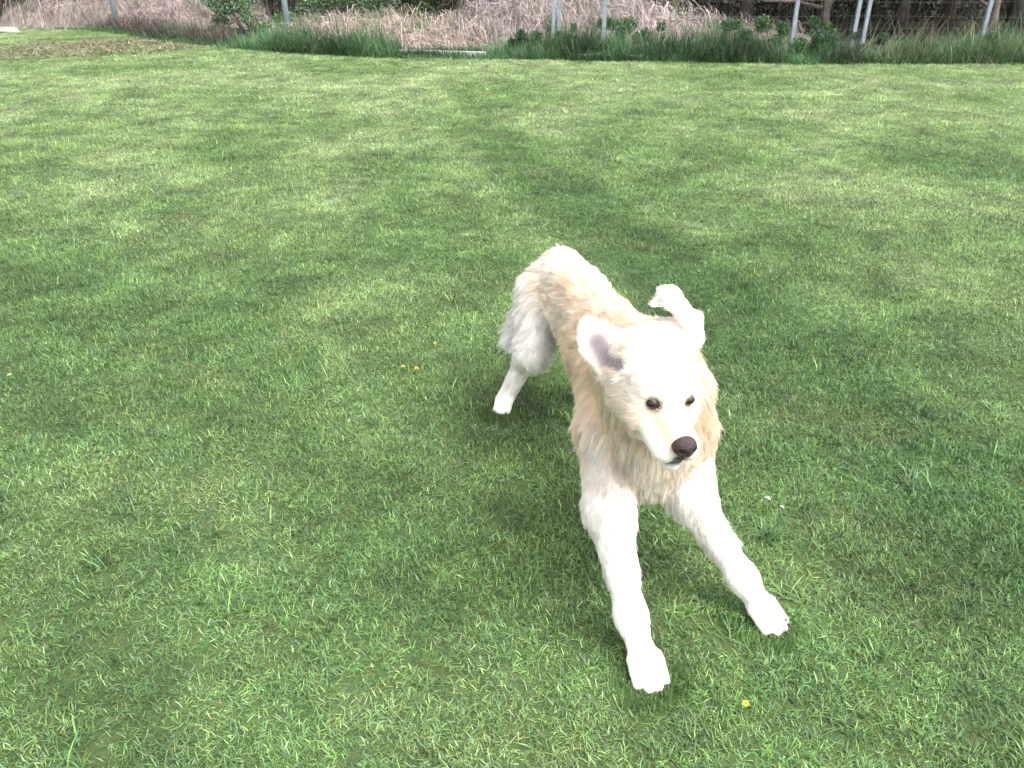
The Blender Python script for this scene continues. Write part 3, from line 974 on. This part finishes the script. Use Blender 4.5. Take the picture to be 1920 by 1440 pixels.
def paw(c, fwd, size=1.0, spread=0.0):
    """four toes side by side and a heel; fwd is the horizontal toe direction"""
    fwd = nrm(np.array((fwd[0], fwd[1], 0.0)))
    sd = np.array((-fwd[1], fwd[0], 0.0))
    up = np.array((0, 0, 1.0))
    for i, (s, f) in enumerate(((-1.5, 0.018), (-0.52, 0.032), (0.52, 0.032), (1.5, 0.018))):
        a = c + sd * s * 0.0185 * size + fwd * (f - 0.024) * size
        b = c + sd * s * 0.0205 * size + fwd * (f + 0.022) * size
        a[2], b[2] = c[2] + 0.002, 0.0140 * size + (c[2] - 0.040)
        bone(a, b, 0.0135 * size, 0.0112 * size, fwd - up * 0.5, 0.006, 0.0, None, 0.003, 0.3, soft=0.004)
        TOES.append((b + fwd * 0.006 * size, fwd, size))
    bone(c - fwd * 0.012 * size, c + fwd * 0.012, 0.030 * size, 0.020 * size, fwd, 0.010, 0.0, None, 0.012, 0.2)
TOES = []
paw(PRR + (0.004, -0.006, 0.0), (0.22, -1.0), 1.06)
paw(PL + (0.006, -0.006, -0.002), (0.62, -1.0), 1.06)

# hind legs
def hind(hip, knee, hock, pst, toe, out):
    bone(hip, knee, 0.076, 0.046, (0.0, 0.6, -1), 0.042, 0.05, None, 0.05)
    bone(hip + (0, 0.07, -0.03), hock + (0, -0.05, 0.12), 0.046, 0.026, (0.55 * -out, 0.9, -0.8), 0.095, 0.0, None, 0.05, 0.7, 1.6, 0.35)
    bone(knee, hock, 0.047, 0.035, hock - knee, 0.030, 0.0, None, 0.035, 0.3)
    bone(hock, pst, 0.033, 0.029, pst - hock, 0.020, 0.0, None, 0.02, 0.25)
    paw(pst + nrm(toe) * 0.02, toe, 0.80)
hind(np.array((0.092, 2.370, 0.470)), np.array((0.066, 2.255, 0.310)), np.array((0.042, 2.475, 0.165)), np.array((-0.022, 2.440, 0.044)), np.array((-0.30, -1.0, 0)), 1)
hind(np.array((0.222, 2.400, 0.470)), np.array((0.262, 2.285, 0.305)), np.array((0.268, 2.505, 0.160)), np.array((0.262, 2.455, 0.042)), np.array((0.12, -1.0, 0)), -1)
# tail, streaming low behind the rump
TL = [np.array(p) for p in ((0.138, 2.44, 0.535), (0.130, 2.56, 0.470), (0.135, 2.67, 0.370), (0.150, 2.75, 0.280))]
for i in range(3):
    bone(TL[i], TL[i + 1], 0.036 - 0.007 * i, 0.030 - 0.007 * i, TL[i + 1] - TL[i] + (0, 0, -0.03), 0.075, 0.35, None, 0.03, 0.45, 1.6, 0.6)

# head
UP = HD(0, 0, 1); FW = HD(0, 1, 0); RT = HD(1, 0, 0)
HSOFT = dict(soft=0.006)
bone(H(0, -0.034, 0.014), H(0, 0.022, 0.010), 0.078 * HS, 0.066 * HS, -FW, 0.017, 0.12, None, 0.03, 0.3, 1.3, **HSOFT)             # skull
for s_ in (-1, 1):
    bone(H(s_ * 0.032, 0.030, 0.036), H(s_ * 0.024, 0.058, 0.026), 0.028 * HS, 0.019 * HS, -FW + UP * .3, 0.009, 0.25, None, 0.016, 0.3, 1.3, **HSOFT)   # brows
    bone(H(s_ * 0.048, -0.005, -0.026), H(s_ * 0.040, 0.056, -0.034), 0.038 * HS, 0.029 * HS, -FW - UP * .5, 0.018, 0.60, None, 0.03, 0.35, 1.3, **HSOFT)  # cheeks
    bone(H(s_ * 0.024, 0.062, -0.050), H(s_ * 0.0215, 0.132, -0.053), 0.028 * HS, 0.0265 * HS, -FW - UP * .5, 0.007, 0.02, None, 0.012, 0.25, 1.3, **HSOFT)  # flews
bone(H(0, 0.050, -0.016), H(0, 0.136, -0.022), 0.034 * HS, 0.028 * HS, -FW, 0.006, 1.0, None, 0.018, 0.25, 1.3, soft=0.011)            # bridge of the muzzle
bone(H(0, 0.054, 0.000), H(0, 0.045, 0.015), 0.024 * HS, 0.028 * HS, -FW + UP, 0.008, 0.95, None, 0.018, 0.25, 1.3, soft=0.010)            # stop
bone(H(0, 0.035, -0.084), H(0, 0.128, -0.090), 0.032 * HS, 0.020 * HS, -FW - UP * .4, 0.010, 0.10, None, 0.006, 0.3, 1.3, **HSOFT)    # lower jaw
# ruff standing out on the far side of the neck
bone(at_y(1296, 728, 1.57), at_y(1296, 795, 1.58), 0.043, 0.040, (0.15, 0.5, -1), 0.034, 0.95, None, 0.05, 0.3, 1.3, 0.4)
bone(H(0, -0.02, -0.06), (0.316, 1.56, 0.555), 0.058, 0.080, (0, 0.3, -1), 0.040, 0.80, None, 0.05, 0.35, 1.3, 0.5)      # throat

# crown rising to the raised ear
bone(H(0.0, -0.055, 0.060), H(-0.060, -0.045, 0.085), 0.036, 0.034, (-0.2, 0.6, -0.6), 0.018, 0.55, None, 0.03, 0.25, 1.3)
# ears: thin flaps thrown up by the stride; each is a chain of flattened bones
EARS = {}
def ear(name, pts, widths, nvec, gold):
    EARS[name] = (pts, nvec)
    for i in range(len(pts) - 1):
        a, b = pts[i], pts[i + 1]
        bone(a, b, widths[i], widths[i + 1], b - a, 0.011, gold, (nvec[i], 0.21), 0.014, 0.25, 1.8, 0.1, soft=0.006)
def flap_normal(a, b, toward):
    ax = nrm(b - a)
    t = nrm(toward - 0.5 * (a + b))
    return nrm(t - ax * np.dot(t, ax))
CAMP = np.array((0, 0, CAM_H))
# the dog's right ear (left in the picture): blown back, its inside towards the camera
e0 = H(0.070, -0.012, 0.040)
e1 = at_y(1141, 676, 1.478)
e2 = at_y(1121, 642, 1.498)
e3 = at_y(1103, 612, 1.515)
RE = [e0, e1, e2, e3]
ear('right', RE, [0.025, 0.031, 0.029, 0.014], [flap_normal(RE[i], RE[i + 1], CAMP + (0.1, 0, 0)) for i in range(3)], 0.40)
# the dog's left ear (right in the picture): stands straight up and curls over at the tip, seen almost edge on
LE = [H(-0.066, -0.022, 0.036), at_y(1302, 622, 1.482), at_y(1281, 580, 1.488), at_y(1256, 561, 1.488), at_y(1232, 566, 1.486)]
ear('left', LE, [0.042, 0.034, 0.029, 0.023, 0.014], [flap_normal(LE[i], LE[i + 1], (LE[i] + LE[i + 1]) * .5 + np.array((-1.0, 0.25, -0.6))) for i in range(4)], 0.22)

# ---- signed distance, polygonised with surface nets
def prim_dist(p, q):
    a, b = q['a'], q['b']
    ab = b - a
    L2 = float(ab @ ab) + 1e-12
    pa = p - a
    if q['flat'] is not None:
        n, fac = q['flat']
        # stretch space across the flattening axis
        s = pa @ n
        t = np.clip((pa @ ab) / L2, 0, 1)
        d = pa - t[..., None] * ab
        dn = d @ n
        d = d + (dn * (1.0 / fac - 1.0))[..., None] * n if fac < 1 else d + (dn * (fac - 1.0))[..., None] * n
        dist = np.sqrt((d * d).sum(-1)) - (q['ra'] + (q['rb'] - q['ra']) * t)
        return dist * (fac if fac < 1 else 1.0 / fac ** 0.5)
    t = np.clip((pa @ ab) / L2, 0, 1)
    d = pa - t[..., None] * ab
    return np.sqrt((d * d).sum(-1)) - (q['ra'] + (q['rb'] - q['ra']) * t)

def surface_nets(lo, hi, h, prims):
    n = np.ceil((hi - lo) / h).astype(int) + 1
    ax = [lo[i] + h * np.arange(n[i]) for i in range(3)]
    Fd = np.full(n, 0.2, np.float32)
    for q in prims:
        r = max(q['ra'], q['rb']) / (1.0 if q['flat'] is None or q['flat'][1] > 1 else 1.0) + q['k'] + 0.03
        mn, mx = np.minimum(q['a'], q['b']) - r, np.maximum(q['a'], q['b']) + r
        i0 = np.clip(((mn - lo) / h).astype(int), 0, n - 1)
        i1 = np.clip(((mx - lo) / h).astype(int) + 2, 1, n)
        gx, gy, gz = np.meshgrid(*[ax[i][i0[i]:i1[i]] for i in range(3)], indexing='ij')
        d = prim_dist(np.stack([gx, gy, gz], -1), q).astype(np.float32)
        sl = tuple(slice(i0[i], i1[i]) for i in range(3))
        f = Fd[sl]
        k = q['k']
        hh = np.clip(0.5 + 0.5 * (f - d) / k, 0, 1)
        Fd[sl] = f * (1 - hh) + d * hh - k * hh * (1 - hh)
    ins = Fd < 0
    # cells with a sign change
    acc = np.zeros(tuple(n - 1), np.int8)
    for dx in (0, 1):
        for dy in (0, 1):
            for dz in (0, 1):
                acc += ins[dx:n[0] - 1 + dx, dy:n[1] - 1 + dy, dz:n[2] - 1 + dz]
    cells = np.argwhere((acc > 0) & (acc < 8))
    vid = np.full(tuple(n - 1), -1, np.int32)
    vid[tuple(cells.T)] = np.arange(len(cells))
    pos = np.zeros((len(cells), 3)); cnt = np.zeros(len(cells))
    corners = [(0, 0, 0), (1, 0, 0), (0, 1, 0), (0, 0, 1), (1, 1, 0), (1, 0, 1), (0, 1, 1), (1, 1, 1)]
    for i, ca in enumerate(corners):
        for cb in corners[i + 1:]:
            if sum(abs(x - y) for x, y in zip(ca, cb)) != 1:
                continue
            fa = Fd[tuple((cells + ca).T)]; fb = Fd[tuple((cells + cb).T)]
            m = (fa < 0) != (fb < 0)
            t = np.where(m, fa / np.where(m, fa - fb, 1), 0)
            pt = np.array(ca) + t[:, None] * (np.array(cb) - np.array(ca))
            pos += np.where(m[:, None], pt, 0); cnt += m
    V = lo + h * (cells + pos / cnt[:, None])
    faces = []
    for axis in range(3):
        o1, o2 = [(1, 2), (2, 0), (0, 1)][axis]
        a = [slice(1, n[i] - 1) for i in range(3)]
        a[axis] = slice(0, n[axis] - 1)
        s0 = ins[tuple(a)]
        a2 = list(a); a2[axis] = slice(1, n[axis])
        s1 = ins[tuple(a2)]
        for flip, mk in ((False, s0 & ~s1), (True, ~s0 & s1)):
            idx = np.argwhere(mk)
            base = np.array([1, 1, 1]); base[axis] = 0
            idx = idx + base
            d1 = np.zeros(3, int); d1[o1] = 1
            d2 = np.zeros(3, int); d2[o2] = 1
            q = np.stack([vid[tuple((idx - d1 - d2).T)], vid[tuple((idx - d2).T)], vid[tuple(idx.T)], vid[tuple((idx - d1).T)]], 1)
            faces.append(q[:, ::-1] if flip else q)
    Q = np.concatenate(faces)
    Q = Q[(Q >= 0).all(1)]
    return V, Q

def fur_color(gold, jitter):
    w = np.array((0.80, 0.77, 0.72)); g = np.array((0.79, 0.58, 0.405))
    c = w + (g - w) * np.clip(gold, 0, 1)[:, None]
    return np.clip(c * jitter[:, None], 0, 0.93)

def field_at(P):
    """blended fur properties at points on the skin"""
    n = len(P)
    W = np.zeros(n); comb = np.zeros((n, 3)); ln = np.zeros(n); gold = np.zeros(n); lift = np.zeros(n); dens = np.zeros(n); grav = np.zeros(n)
    for q in PR:
        d = prim_dist(P, q)
        w = np.exp(-np.maximum(d, 0) / q['soft'])
        W += w; comb += w[:, None] * q['comb']; ln += w * q['ln']; gold += w * q['gold']; lift += w * q['lift']; dens += w * q['dens']; grav += w * q['grav']
    W += 1e-9
    return nrm(comb), ln / W, gold / W, lift / W, dens / W, grav / W

def mat_fur():
    b = NT('dog_fur')
    at = b.n('ShaderNodeAttribute', attribute_name='tint')
    h = b.n('ShaderNodeBsdfHairPrincipled', model='CHIANG', parametrization='COLOR')
    b.l(at.outputs['Color'], h.inputs['Color'])
    h.inputs['Roughness'].default_value = 0.45
    h.inputs['Radial Roughness'].default_value = 0.6
    d = b.n('ShaderNodeBsdfDiffuse')
    b.l(at.outputs['Color'], d.inputs['Color'])
    mx = b.n('ShaderNodeMixShader')
    mx.inputs[0].default_value = 0.55
    b.l(h.outputs[0], mx.inputs[1]); b.l(d.outputs[0], mx.inputs[2])
    b.l(mx.outputs[0], b.out.inputs['Surface'])
    return b.m

def mat_skin():
    b = NT('dog_skin')
    at = b.n('ShaderNodeAttribute', attribute_name='tint')
    p = b.n('ShaderNodeBsdfPrincipled')
    b.l(at.outputs['Color'], p.inputs['Base Color'])
    p.inputs['Roughness'].default_value = 0.75
    p.inputs['Specular IOR Level'].default_value = 0.15
    b.l(p.outputs[0], b.out.inputs['Surface'])
    return b.m

def total_dist(p):
    f = 0.2
    for q in PR:
        d = float(prim_dist(p[None], q)[0]); k = q['k']
        hh = min(1, max(0, 0.5 + 0.5 * (f - d) / k))
        f = f * (1 - hh) + d * hh - k * hh * (1 - hh)
    return f

def skin_point(x, y, z, dx, dy, dz):
    """first point of the skin met from head-local (x, y, z) along (dx, dy, dz)"""
    p, d = H(x, y, z), nrm(HD(dx, dy, dz))
    for _ in range(60):
        t = total_dist(p)
        if t < 0.0003:
            break
        p = p + d * max(t * 0.6, 0.0003)
    return p

EYES = [skin_point(s_ * 0.037, 0.125, 0.014, s_ * -0.003, -0.055, -0.002) for s_ in (1, -1)]
NOSE = H(0, 0.163, -0.024)

def build_dog():
    root = empty('dog', (0.30, 1.85, 0.0))
    tag(root, 'cream and golden retriever bounding across the lawn with its ears flying up', 'dog')
    bpy.context.view_layer.update()
    inv = np.array(root.location)
    lo = np.min([np.minimum(q['a'], q['b']) - max(q['ra'], q['rb']) for q in PR], 0) - 0.02
    hi = np.max([np.maximum(q['a'], q['b']) + max(q['ra'], q['rb']) for q in PR], 0) + 0.02
    V, Q = surface_nets(lo, hi, 0.005, PR)
    # relax the grid steps
    e = np.concatenate([Q[:, [0, 1]], Q[:, [1, 2]], Q[:, [2, 3]], Q[:, [3, 0]]])
    for it in range(3):
        S = np.zeros_like(V); c = np.zeros(len(V))
        for k in range(3):
            S[:, k] = np.bincount(e[:, 0], V[e[:, 1], k], len(V)) + np.bincount(e[:, 1], V[e[:, 0], k], len(V))
        c = np.bincount(e[:, 0], minlength=len(V)) + np.bincount(e[:, 1], minlength=len(V))
        V = V * 0.5 + 0.5 * S / c[:, None]
    # vertex normals
    fn = np.cross(V[Q[:, 2]] - V[Q[:, 0]], V[Q[:, 3]] - V[Q[:, 1]])
    N = np.zeros_like(V)
    for k in range(4):
        for j in range(3):
            N[:, j] += np.bincount(Q[:, k], fn[:, j], len(V))
    N = nrm(N)
    comb, ln, gold, lift, dens, grav = field_at(V)
    # sockets for the eyes
    for E in EYES:
        d = np.linalg.norm(V - E, axis=1)
        V = V - N * (0.004 * np.exp(-(d / 0.012) ** 2))[:, None]
    # ---- where the coat is bare or special
    loc = (V - HEAD_POS) @ HEAD_ROT / HS
    bare = np.zeros(len(V))
    bare = np.maximum(bare, np.exp(-(np.linalg.norm(V - NOSE, axis=1) / 0.021) ** 4))
    for E in EYES:
        bare = np.maximum(bare, np.exp(-(np.linalg.norm(V - E, axis=1) / 0.0160) ** 4))
    # dark lip line between flews and lower jaw
    lipz = -0.0790 - 0.004 * np.clip((0.11 - loc[:, 1]) / 0.09, 0, 1)
    lip = np.exp(-((loc[:, 2] - lipz) / 0.0075) ** 2) * (loc[:, 1] > 0.035) * (loc[:, 1] < 0.175) * (np.abs(loc[:, 0]) < 0.06)
    lip = np.maximum(lip, np.exp(-(loc[:, 0] / 0.016) ** 4 - ((loc[:, 2] + 0.064) / 0.016) ** 4) * (loc[:, 1] > 0.13))
    # inside of the right ear: thin pinkish-grey skin
    inner = np.zeros(len(V))
    for nm in ('right', 'left'):
        pts, nv = EARS[nm]
        for i in range(len(nv)):
            a, b_ = pts[i], pts[i + 1]
            ab = b_ - a
            t = np.clip((V - a) @ ab / (ab @ ab), 0, 1)
            dd = np.linalg.norm(V - a - t[:, None] * ab, axis=1)
            f = np.clip((N @ nv[i] - 0.30) / 0.3, 0, 1)
            wdt = 0.029 if i else 0.020
            inner = np.maximum(inner, (1.0 if nm == 'right' else 0.25) * f * np.exp(-(dd / wdt) ** 4) * (1 if i < 2 else 0.5))
    tint = fur_color(gold, np.ones(len(V)))
    tint = tint * (1 - inner[:, None]) + np.array((0.165, 0.135, 0.152)) * inner[:, None]
    tint = tint * (1 - lip[:, None]) + np.array((0.035, 0.028, 0.028)) * lip[:, None]
    eb = np.zeros(len(V))
    for E in EYES:
        eb = np.maximum(eb, np.exp(-(np.linalg.norm(V - E, axis=1) / 0.0185) ** 4))
    tint = tint * (1 - eb[:, None]) + np.array((0.030, 0.022, 0.020)) * eb[:, None]
    me = big_mesh('body', V - inv, [Q], mat_skin(), tint)
    body = link(bpy.data.objects.new('body', me), root)

    # ---- coat
    tri = np.concatenate([Q[:, [0, 1, 2]], Q[:, [0, 2, 3]]])
    ar = np.linalg.norm(np.cross(V[tri[:, 1]] - V[tri[:, 0]], V[tri[:, 2]] - V[tri[:, 0]]), axis=1) * 0.5
    td = dens[tri].mean(1)
    def sample(n):
        p = ar * td
        ti = rng.choice(len(tri), n, p=p / p.sum())
        u, v = rng.random(n), rng.random(n)
        f = u + v > 1
        u[f], v[f] = 1 - u[f], 1 - v[f]
        w = np.stack([1 - u - v, u, v], 1)
        mixv = lambda A: (A[tri[ti]] * (w[..., None] if A.ndim == 2 else w)).sum(1)
        return mixv(V), nrm(mixv(N)), mixv(bare), mixv(inner), mixv(lip)
    K = 7
    def grow(n, guide):
        P, Nn, ba, inn, li = sample(n)
        keep = (ba < 0.5) & (rng.random(n) > inn * 0.93) & (li < 0.4)
        P, Nn, inn = P[keep], Nn[keep], inn[keep]
        n = len(P)
        cb, L, go, lf, de, gr = field_at(P)
        L = L * rng.uniform(0.65, 1.2, n) * (1 - 0.6 * inn)
        stray = rng.random(n) < 0.035
        L = np.where(stray, L * 1.55, L)
        # no long hair into the ground
        L = np.minimum(L, 0.004 + np.maximum(P[:, 2], 0) * 0.9)
        tg = cb - Nn * (cb * Nn).sum(1)[:, None]
        tg = nrm(tg + 0.06 * rng.normal(size=(n, 3)))
        # slow waves in the coat
        ph = np.sin(P[:, 0] * 55 + P[:, 2] * 38 + 2 * np.sin(P[:, 1] * 31)) * 0.5
        sd = np.cross(Nn, tg)
        tg = nrm(tg + sd * (0.30 * ph)[:, None])
        d = nrm(tg * (1 - lf)[:, None] + Nn * (lf * 0.9 + 0.08)[:, None] + 0.04 * rng.normal(size=(n, 3)))
        pts = np.zeros((n, K, 3))
        pts[:, 0] = P - Nn * 0.0015
        seg = (L / (K - 1))[:, None]
        curl = rng.normal(size=(n, 3)) * 0.06
        long_ = np.clip((L - 0.025) / 0.03, 0, 1)[:, None]
        for k in range(1, K):
            pts[:, k] = pts[:, k - 1] + d * seg
            d = nrm(d + tg * 0.22 + np.array((0, 0, -1.0)) * gr[:, None] * 0.35 + sd * (np.sin(k * 1.4 + ph * 4) * 0.16)[:, None] * long_ + curl * 0.6)
        pts[:, :, 2] = np.maximum(pts[:, :, 2], 0.003)
        return pts, go, L
    NG, NH = 5500, 175000
    gp, gg, gl = grow(NG, None)
    hp, hg, hl = grow(NH, None)
    kd = KDTree(len(gp))
    for i, p in enumerate(gp[:, 0]):
        kd.insert(p, i)
    kd.balance()
    near = np.fromiter((kd.find(p)[1] for p in hp[:, 0]), int, len(hp))
    G = gp[near]
    off = hp[:, :1] - G[:, :1]
    cl = (np.linspace(0, 1, K) ** 1.2)[None, :, None] * np.clip(hl / 0.030, 0.25, 1)[:, None, None] * rng.uniform(0.25, 0.85, (len(hp), 1, 1))
    target = G + off * (1 - 0.65 * np.linspace(0, 1, K))[None, :, None]
    hp = hp * (1 - cl) + target * cl
    n = len(hp)
    # colour: hair by hair, lock by lock; tips a little paler
    lock = rng.normal(0.98, 0.13, len(gp))[near]
    pat = 0.6 * value_noise(hp[:, 0, 0] + hp[:, 0, 2] * 0.7, hp[:, 0, 1], 17.0, 77) + 0.9 * value_noise(hp[:, 0, 0] * 2.2 + hp[:, 0, 2], hp[:, 0, 1] * 0.6, 33.0, 79) - 0.75
    hg = np.where(hg > 0.45, hg * 1.1, hg)
    gold2 = np.clip(hg + 0.75 * pat * (hg > 0.2) + rng.normal(0, 0.10, n), 0, 1)
    c = fur_color(gold2, lock * rng.normal(1.0, 0.04, n))
    cu = bpy.data.hair_curves.new('fur')
    cu.add_curves([K] * n)
    cu.position_data.foreach_set('vector', (hp - inv).astype(np.float32).ravel())
    ra = cu.attributes.new('radius', 'FLOAT', 'POINT') if 'radius' not in cu.attributes else cu.attributes['radius']
    rr = np.outer(np.clip(0.00040 + hl * 0.006, 0.0004, 0.00065), np.linspace(1.0, 0.28, K))
    ra.data.foreach_set('value', rr.astype(np.float32).ravel())
    a = cu.attributes.new('tint', 'FLOAT_COLOR', 'CURVE')
    cc = np.ones((n, 4), np.float32); cc[:, :3] = c
    a.data.foreach_set('color', cc.ravel())
    cu.materials.append(mat_fur())
    fur = link(bpy.data.objects.new('fur', cu), root)

    # ---- eyes, nose, claws
    def ball(name, centre, axes, radii, mat, seg=20, rings=12, fn=None):
        bm = bmesh.new()
        bmesh.ops.create_uvsphere(bm, u_segments=seg, v_segments=rings, radius=1.0)
        for v in bm.verts:
            p = np.array(v.co)
            if fn is not None:
                p = fn(p)
            v.co = Vector(centre - inv + axes @ (p * radii))
        me = bpy.data.meshes.new(name)
        bm.to_mesh(me); bm.free()
        me.shade_smooth()
        me.materials.append(mat)
        return link(bpy.data.objects.new(name, me), root)
    m_eye = mat_plain('dog_eye', (0.018, 0.010, 0.006), 0.16, var=0.3, scale=40, spec=0.35)
    m_nose = mat_plain('dog_nose', (0.044, 0.029, 0.031), 0.42, var=0.35, scale=300, bump=0.4, spec=0.22)
    m_claw = mat_plain('dog_claw', (0.06, 0.046, 0.04), 0.4, var=0.2)
    m_lid = mat_plain('dog_eyelid', (0.10, 0.070, 0.058), 0.7, var=0.2, scale=120)
    for E in EYES:
        eye = ball('eye', E - FW * 0.0068, HEAD_ROT, np.array((0.0140, 0.0110, 0.0100)) * HS, m_eye)
        # upper and lower lids: bands of skin lying close over the eyeball
        for lo_, hi_ in ((0.98, 1.5), (-1.5, -1.05)):
            vs, fs = [], []
            for a in range(9):
                el = lo_ + (hi_ - lo_) * a / 8
                for b_ in range(17):
                    az = -1.5 + 3.0 * b_ / 16
                    q = np.array((math.sin(az) * math.cos(el), math.cos(az) * math.cos(el), math.sin(el))) * np.array((0.0154, 0.0124, 0.0114)) * HS
                    vs.append(E - FW * 0.0068 - inv + HEAD_ROT @ q)
                    if a and b_:
                        i0 = (a - 1) * 17 + b_ - 1
                        fs.append((i0, i0 + 1, i0 + 18, i0 + 17))
            lid = mesh_obj('eyelid', vs, fs, m_lid, eye, True)
    def nose_shape(p):
        x, y, z = p
        w = 1.0 - 0.28 * max(0, -z) - 0.10 * max(0, z)
        x *= w
        for s in (-1, 1):       # nostrils
            d2 = (x - s * 0.48) ** 2 + (z + 0.05) ** 2
            if y > 0:
                y -= 0.75 * math.exp(-d2 / 0.040)
        if y > 0 and z < 0.1:   # groove under the nose
            y -= 0.22 * math.exp(-(x / 0.10) ** 2)
        return np.array((x, y, z))
    ball('nose', NOSE - FW * 0.003, HEAD_ROT, np.array((0.0245, 0.020, 0.0225)) * HS, m_nose, 36, 24, nose_shape)
    for p, fwd, sz in TOES:
        sd = np.array((-fwd[1], fwd[0], 0.0))
        A = np.stack([sd, fwd, np.array((0, 0, 1.0))], 1)
        ball('claw', p + fwd * 0.007 - np.array((0, 0, 0.003)), A, np.array((0.0030, 0.011, 0.0040)) * sz, m_claw, 8, 6)
    return root
build_dog()

# ------------------------------------------------------------------ small flowers and weeds in the lawn
M_YELLOW = mat_plain('dandelion_yellow', (0.62, 0.44, 0.05), 0.6, 0, 0.2, 300.0)
M_STALK = mat_plain('flower_stalk', (0.10, 0.16, 0.05), 0.6, 0, 0.2, 60.0)
M_PETAL = mat_plain('white_petal', (0.80, 0.79, 0.77), 0.55, 0, 0.08, 90.0)
M_TUFT = mat_tinted('coarse_tuft', 0.35, 0.5, 0.3, 0.15, 30.0)

def dandelion(label, px, py, rad, h):
    p = at_z(px, py, h)
    root = empty('dandelion', (p[0], p[1], 0))
    tag(root, label, 'dandelion', 'yellow flowers dotted in the lawn')
    vs, fs = tube([(0.006, 0.004, 0), (0.003, 0.0, h * 0.6), (0, 0, h)], [0.0016, 0.0014, 0.0013], 6)
    mesh_obj('stalk', vs, fs, M_STALK, root, True)
    V, F_ = [], []
    for ring, (cnt, lean, ln) in enumerate(((15, 1.35, 1.0), (13, 1.0, 0.85), (9, 0.55, 0.65), (5, 0.2, 0.45))):
        for k in range(cnt):
            a = 6.283 * k / cnt + ring * 0.4 + random.uniform(-.12, .12)
            le = lean + random.uniform(-.12, .12)
            d = Vector((math.sin(le) * math.cos(a), math.sin(le) * math.sin(a), math.cos(le)))
            s = Vector((-math.sin(a), math.cos(a), 0)) * rad * 0.16
            b0 = Vector((0, 0, h))
            o = len(V)
            V += [b0 - s * 0.5, b0 + s * 0.5, b0 + d * rad * ln * 0.7 + s, b0 + d * rad * ln + Vector((0, 0, -0.12 * rad)), b0 + d * rad * ln * 0.7 - s]
            F_.append((o, o + 1, o + 2, o + 3, o + 4))
    mesh_obj('flower_head', V, F_, M_YELLOW, root)
    return root
dandelion('yellow dandelion in front of the dog at the bottom of the picture', 1398, 1319, 0.0086, 0.029)
dandelion('brighter yellow dandelion of the two side by side left of the hind paw', 781, 691, 0.0108, 0.032)
dandelion('duller half-hidden yellow dandelion of the two side by side left of the hind paw', 756, 687, 0.0086, 0.023)
dandelion('small pale yellow dandelion just above the two side by side', 816, 643, 0.0079, 0.030)
dandelion('yellow dandelion at the left edge of the picture', 18, 703, 0.0101, 0.030)
dandelion('tiny yellow dandelion far behind the dog, up the lawn', 1064, 296, 0.0108, 0.032)

def petal(label, px, py, s, a):
    p = at_z(px, py, 0.045)
    V, F_ = [], []
    for i in range(7):
        t = i / 6
        w = s * 0.32 * math.sin(math.pi * (0.12 + 0.80 * t))
        zz = 0.004 * math.sin(t * 3.1)
        V += [(s * (t - .5), -w, zz + 0.15 * w), (s * (t - .5), 0, zz), (s * (t - .5), w, zz + 0.15 * w)]
        if i:
            o = 3 * i
            F_ += [(o - 3, o, o + 1, o - 2), (o - 2, o + 1, o + 2, o - 1)]
    ob = mesh_obj('fallen_petal', V, F_, M_PETAL, None, True)
    ob.location = p
    ob.rotation_euler = (0.25, 0.2, a)
    sm = ob.modifiers.new('thickness', 'SOLIDIFY'); sm.thickness = 0.0006
    tag(ob, label, 'petal', 'white petals in the lawn')
petal('larger white petal in the grass right of the chest of the dog', 1438, 935, 0.020, 2.4)
petal('smaller white petal in the grass below right of the larger one', 1465, 951, 0.015, 2.2)

def tuft(label, px, py, n, lmin, lmax, wid, tint, spread):
    p = at_z(px, py, 0.0)
    root = np.stack([rng.normal(0, spread, n), rng.normal(0, spread, n), np.zeros(n)], 1)
    V, f, C = blades(root, rng.uniform(lmin, lmax, n), rng.uniform(wid * .7, wid * 1.3, n), rng.uniform(0.1, 0.8, n), rng.uniform(0, 6.283, n),
                     rng.uniform(0.3, 1.3, n), np.array(tint) * rng.uniform(0.75, 1.25, (n, 1)), 5)
    o = link(bpy.data.objects.new('grass_tuft', big_mesh('grass_tuft', V, f, M_TUFT, C)))
    o.location = p
    tag(o, label, 'grass tuft', 'coarse tufts in the lawn')
tuft('pale coarse tuft of long grass standing out on the right of the lawn', 1708, 912, 34, 0.04, 0.10, 0.0060, (0.14, 0.23, 0.11), 0.03)
tuft('small pale tuft of grass just right of the outstretched fore leg', 1440, 1010, 26, 0.05, 0.10, 0.005, (0.12, 0.21, 0.09), 0.016)
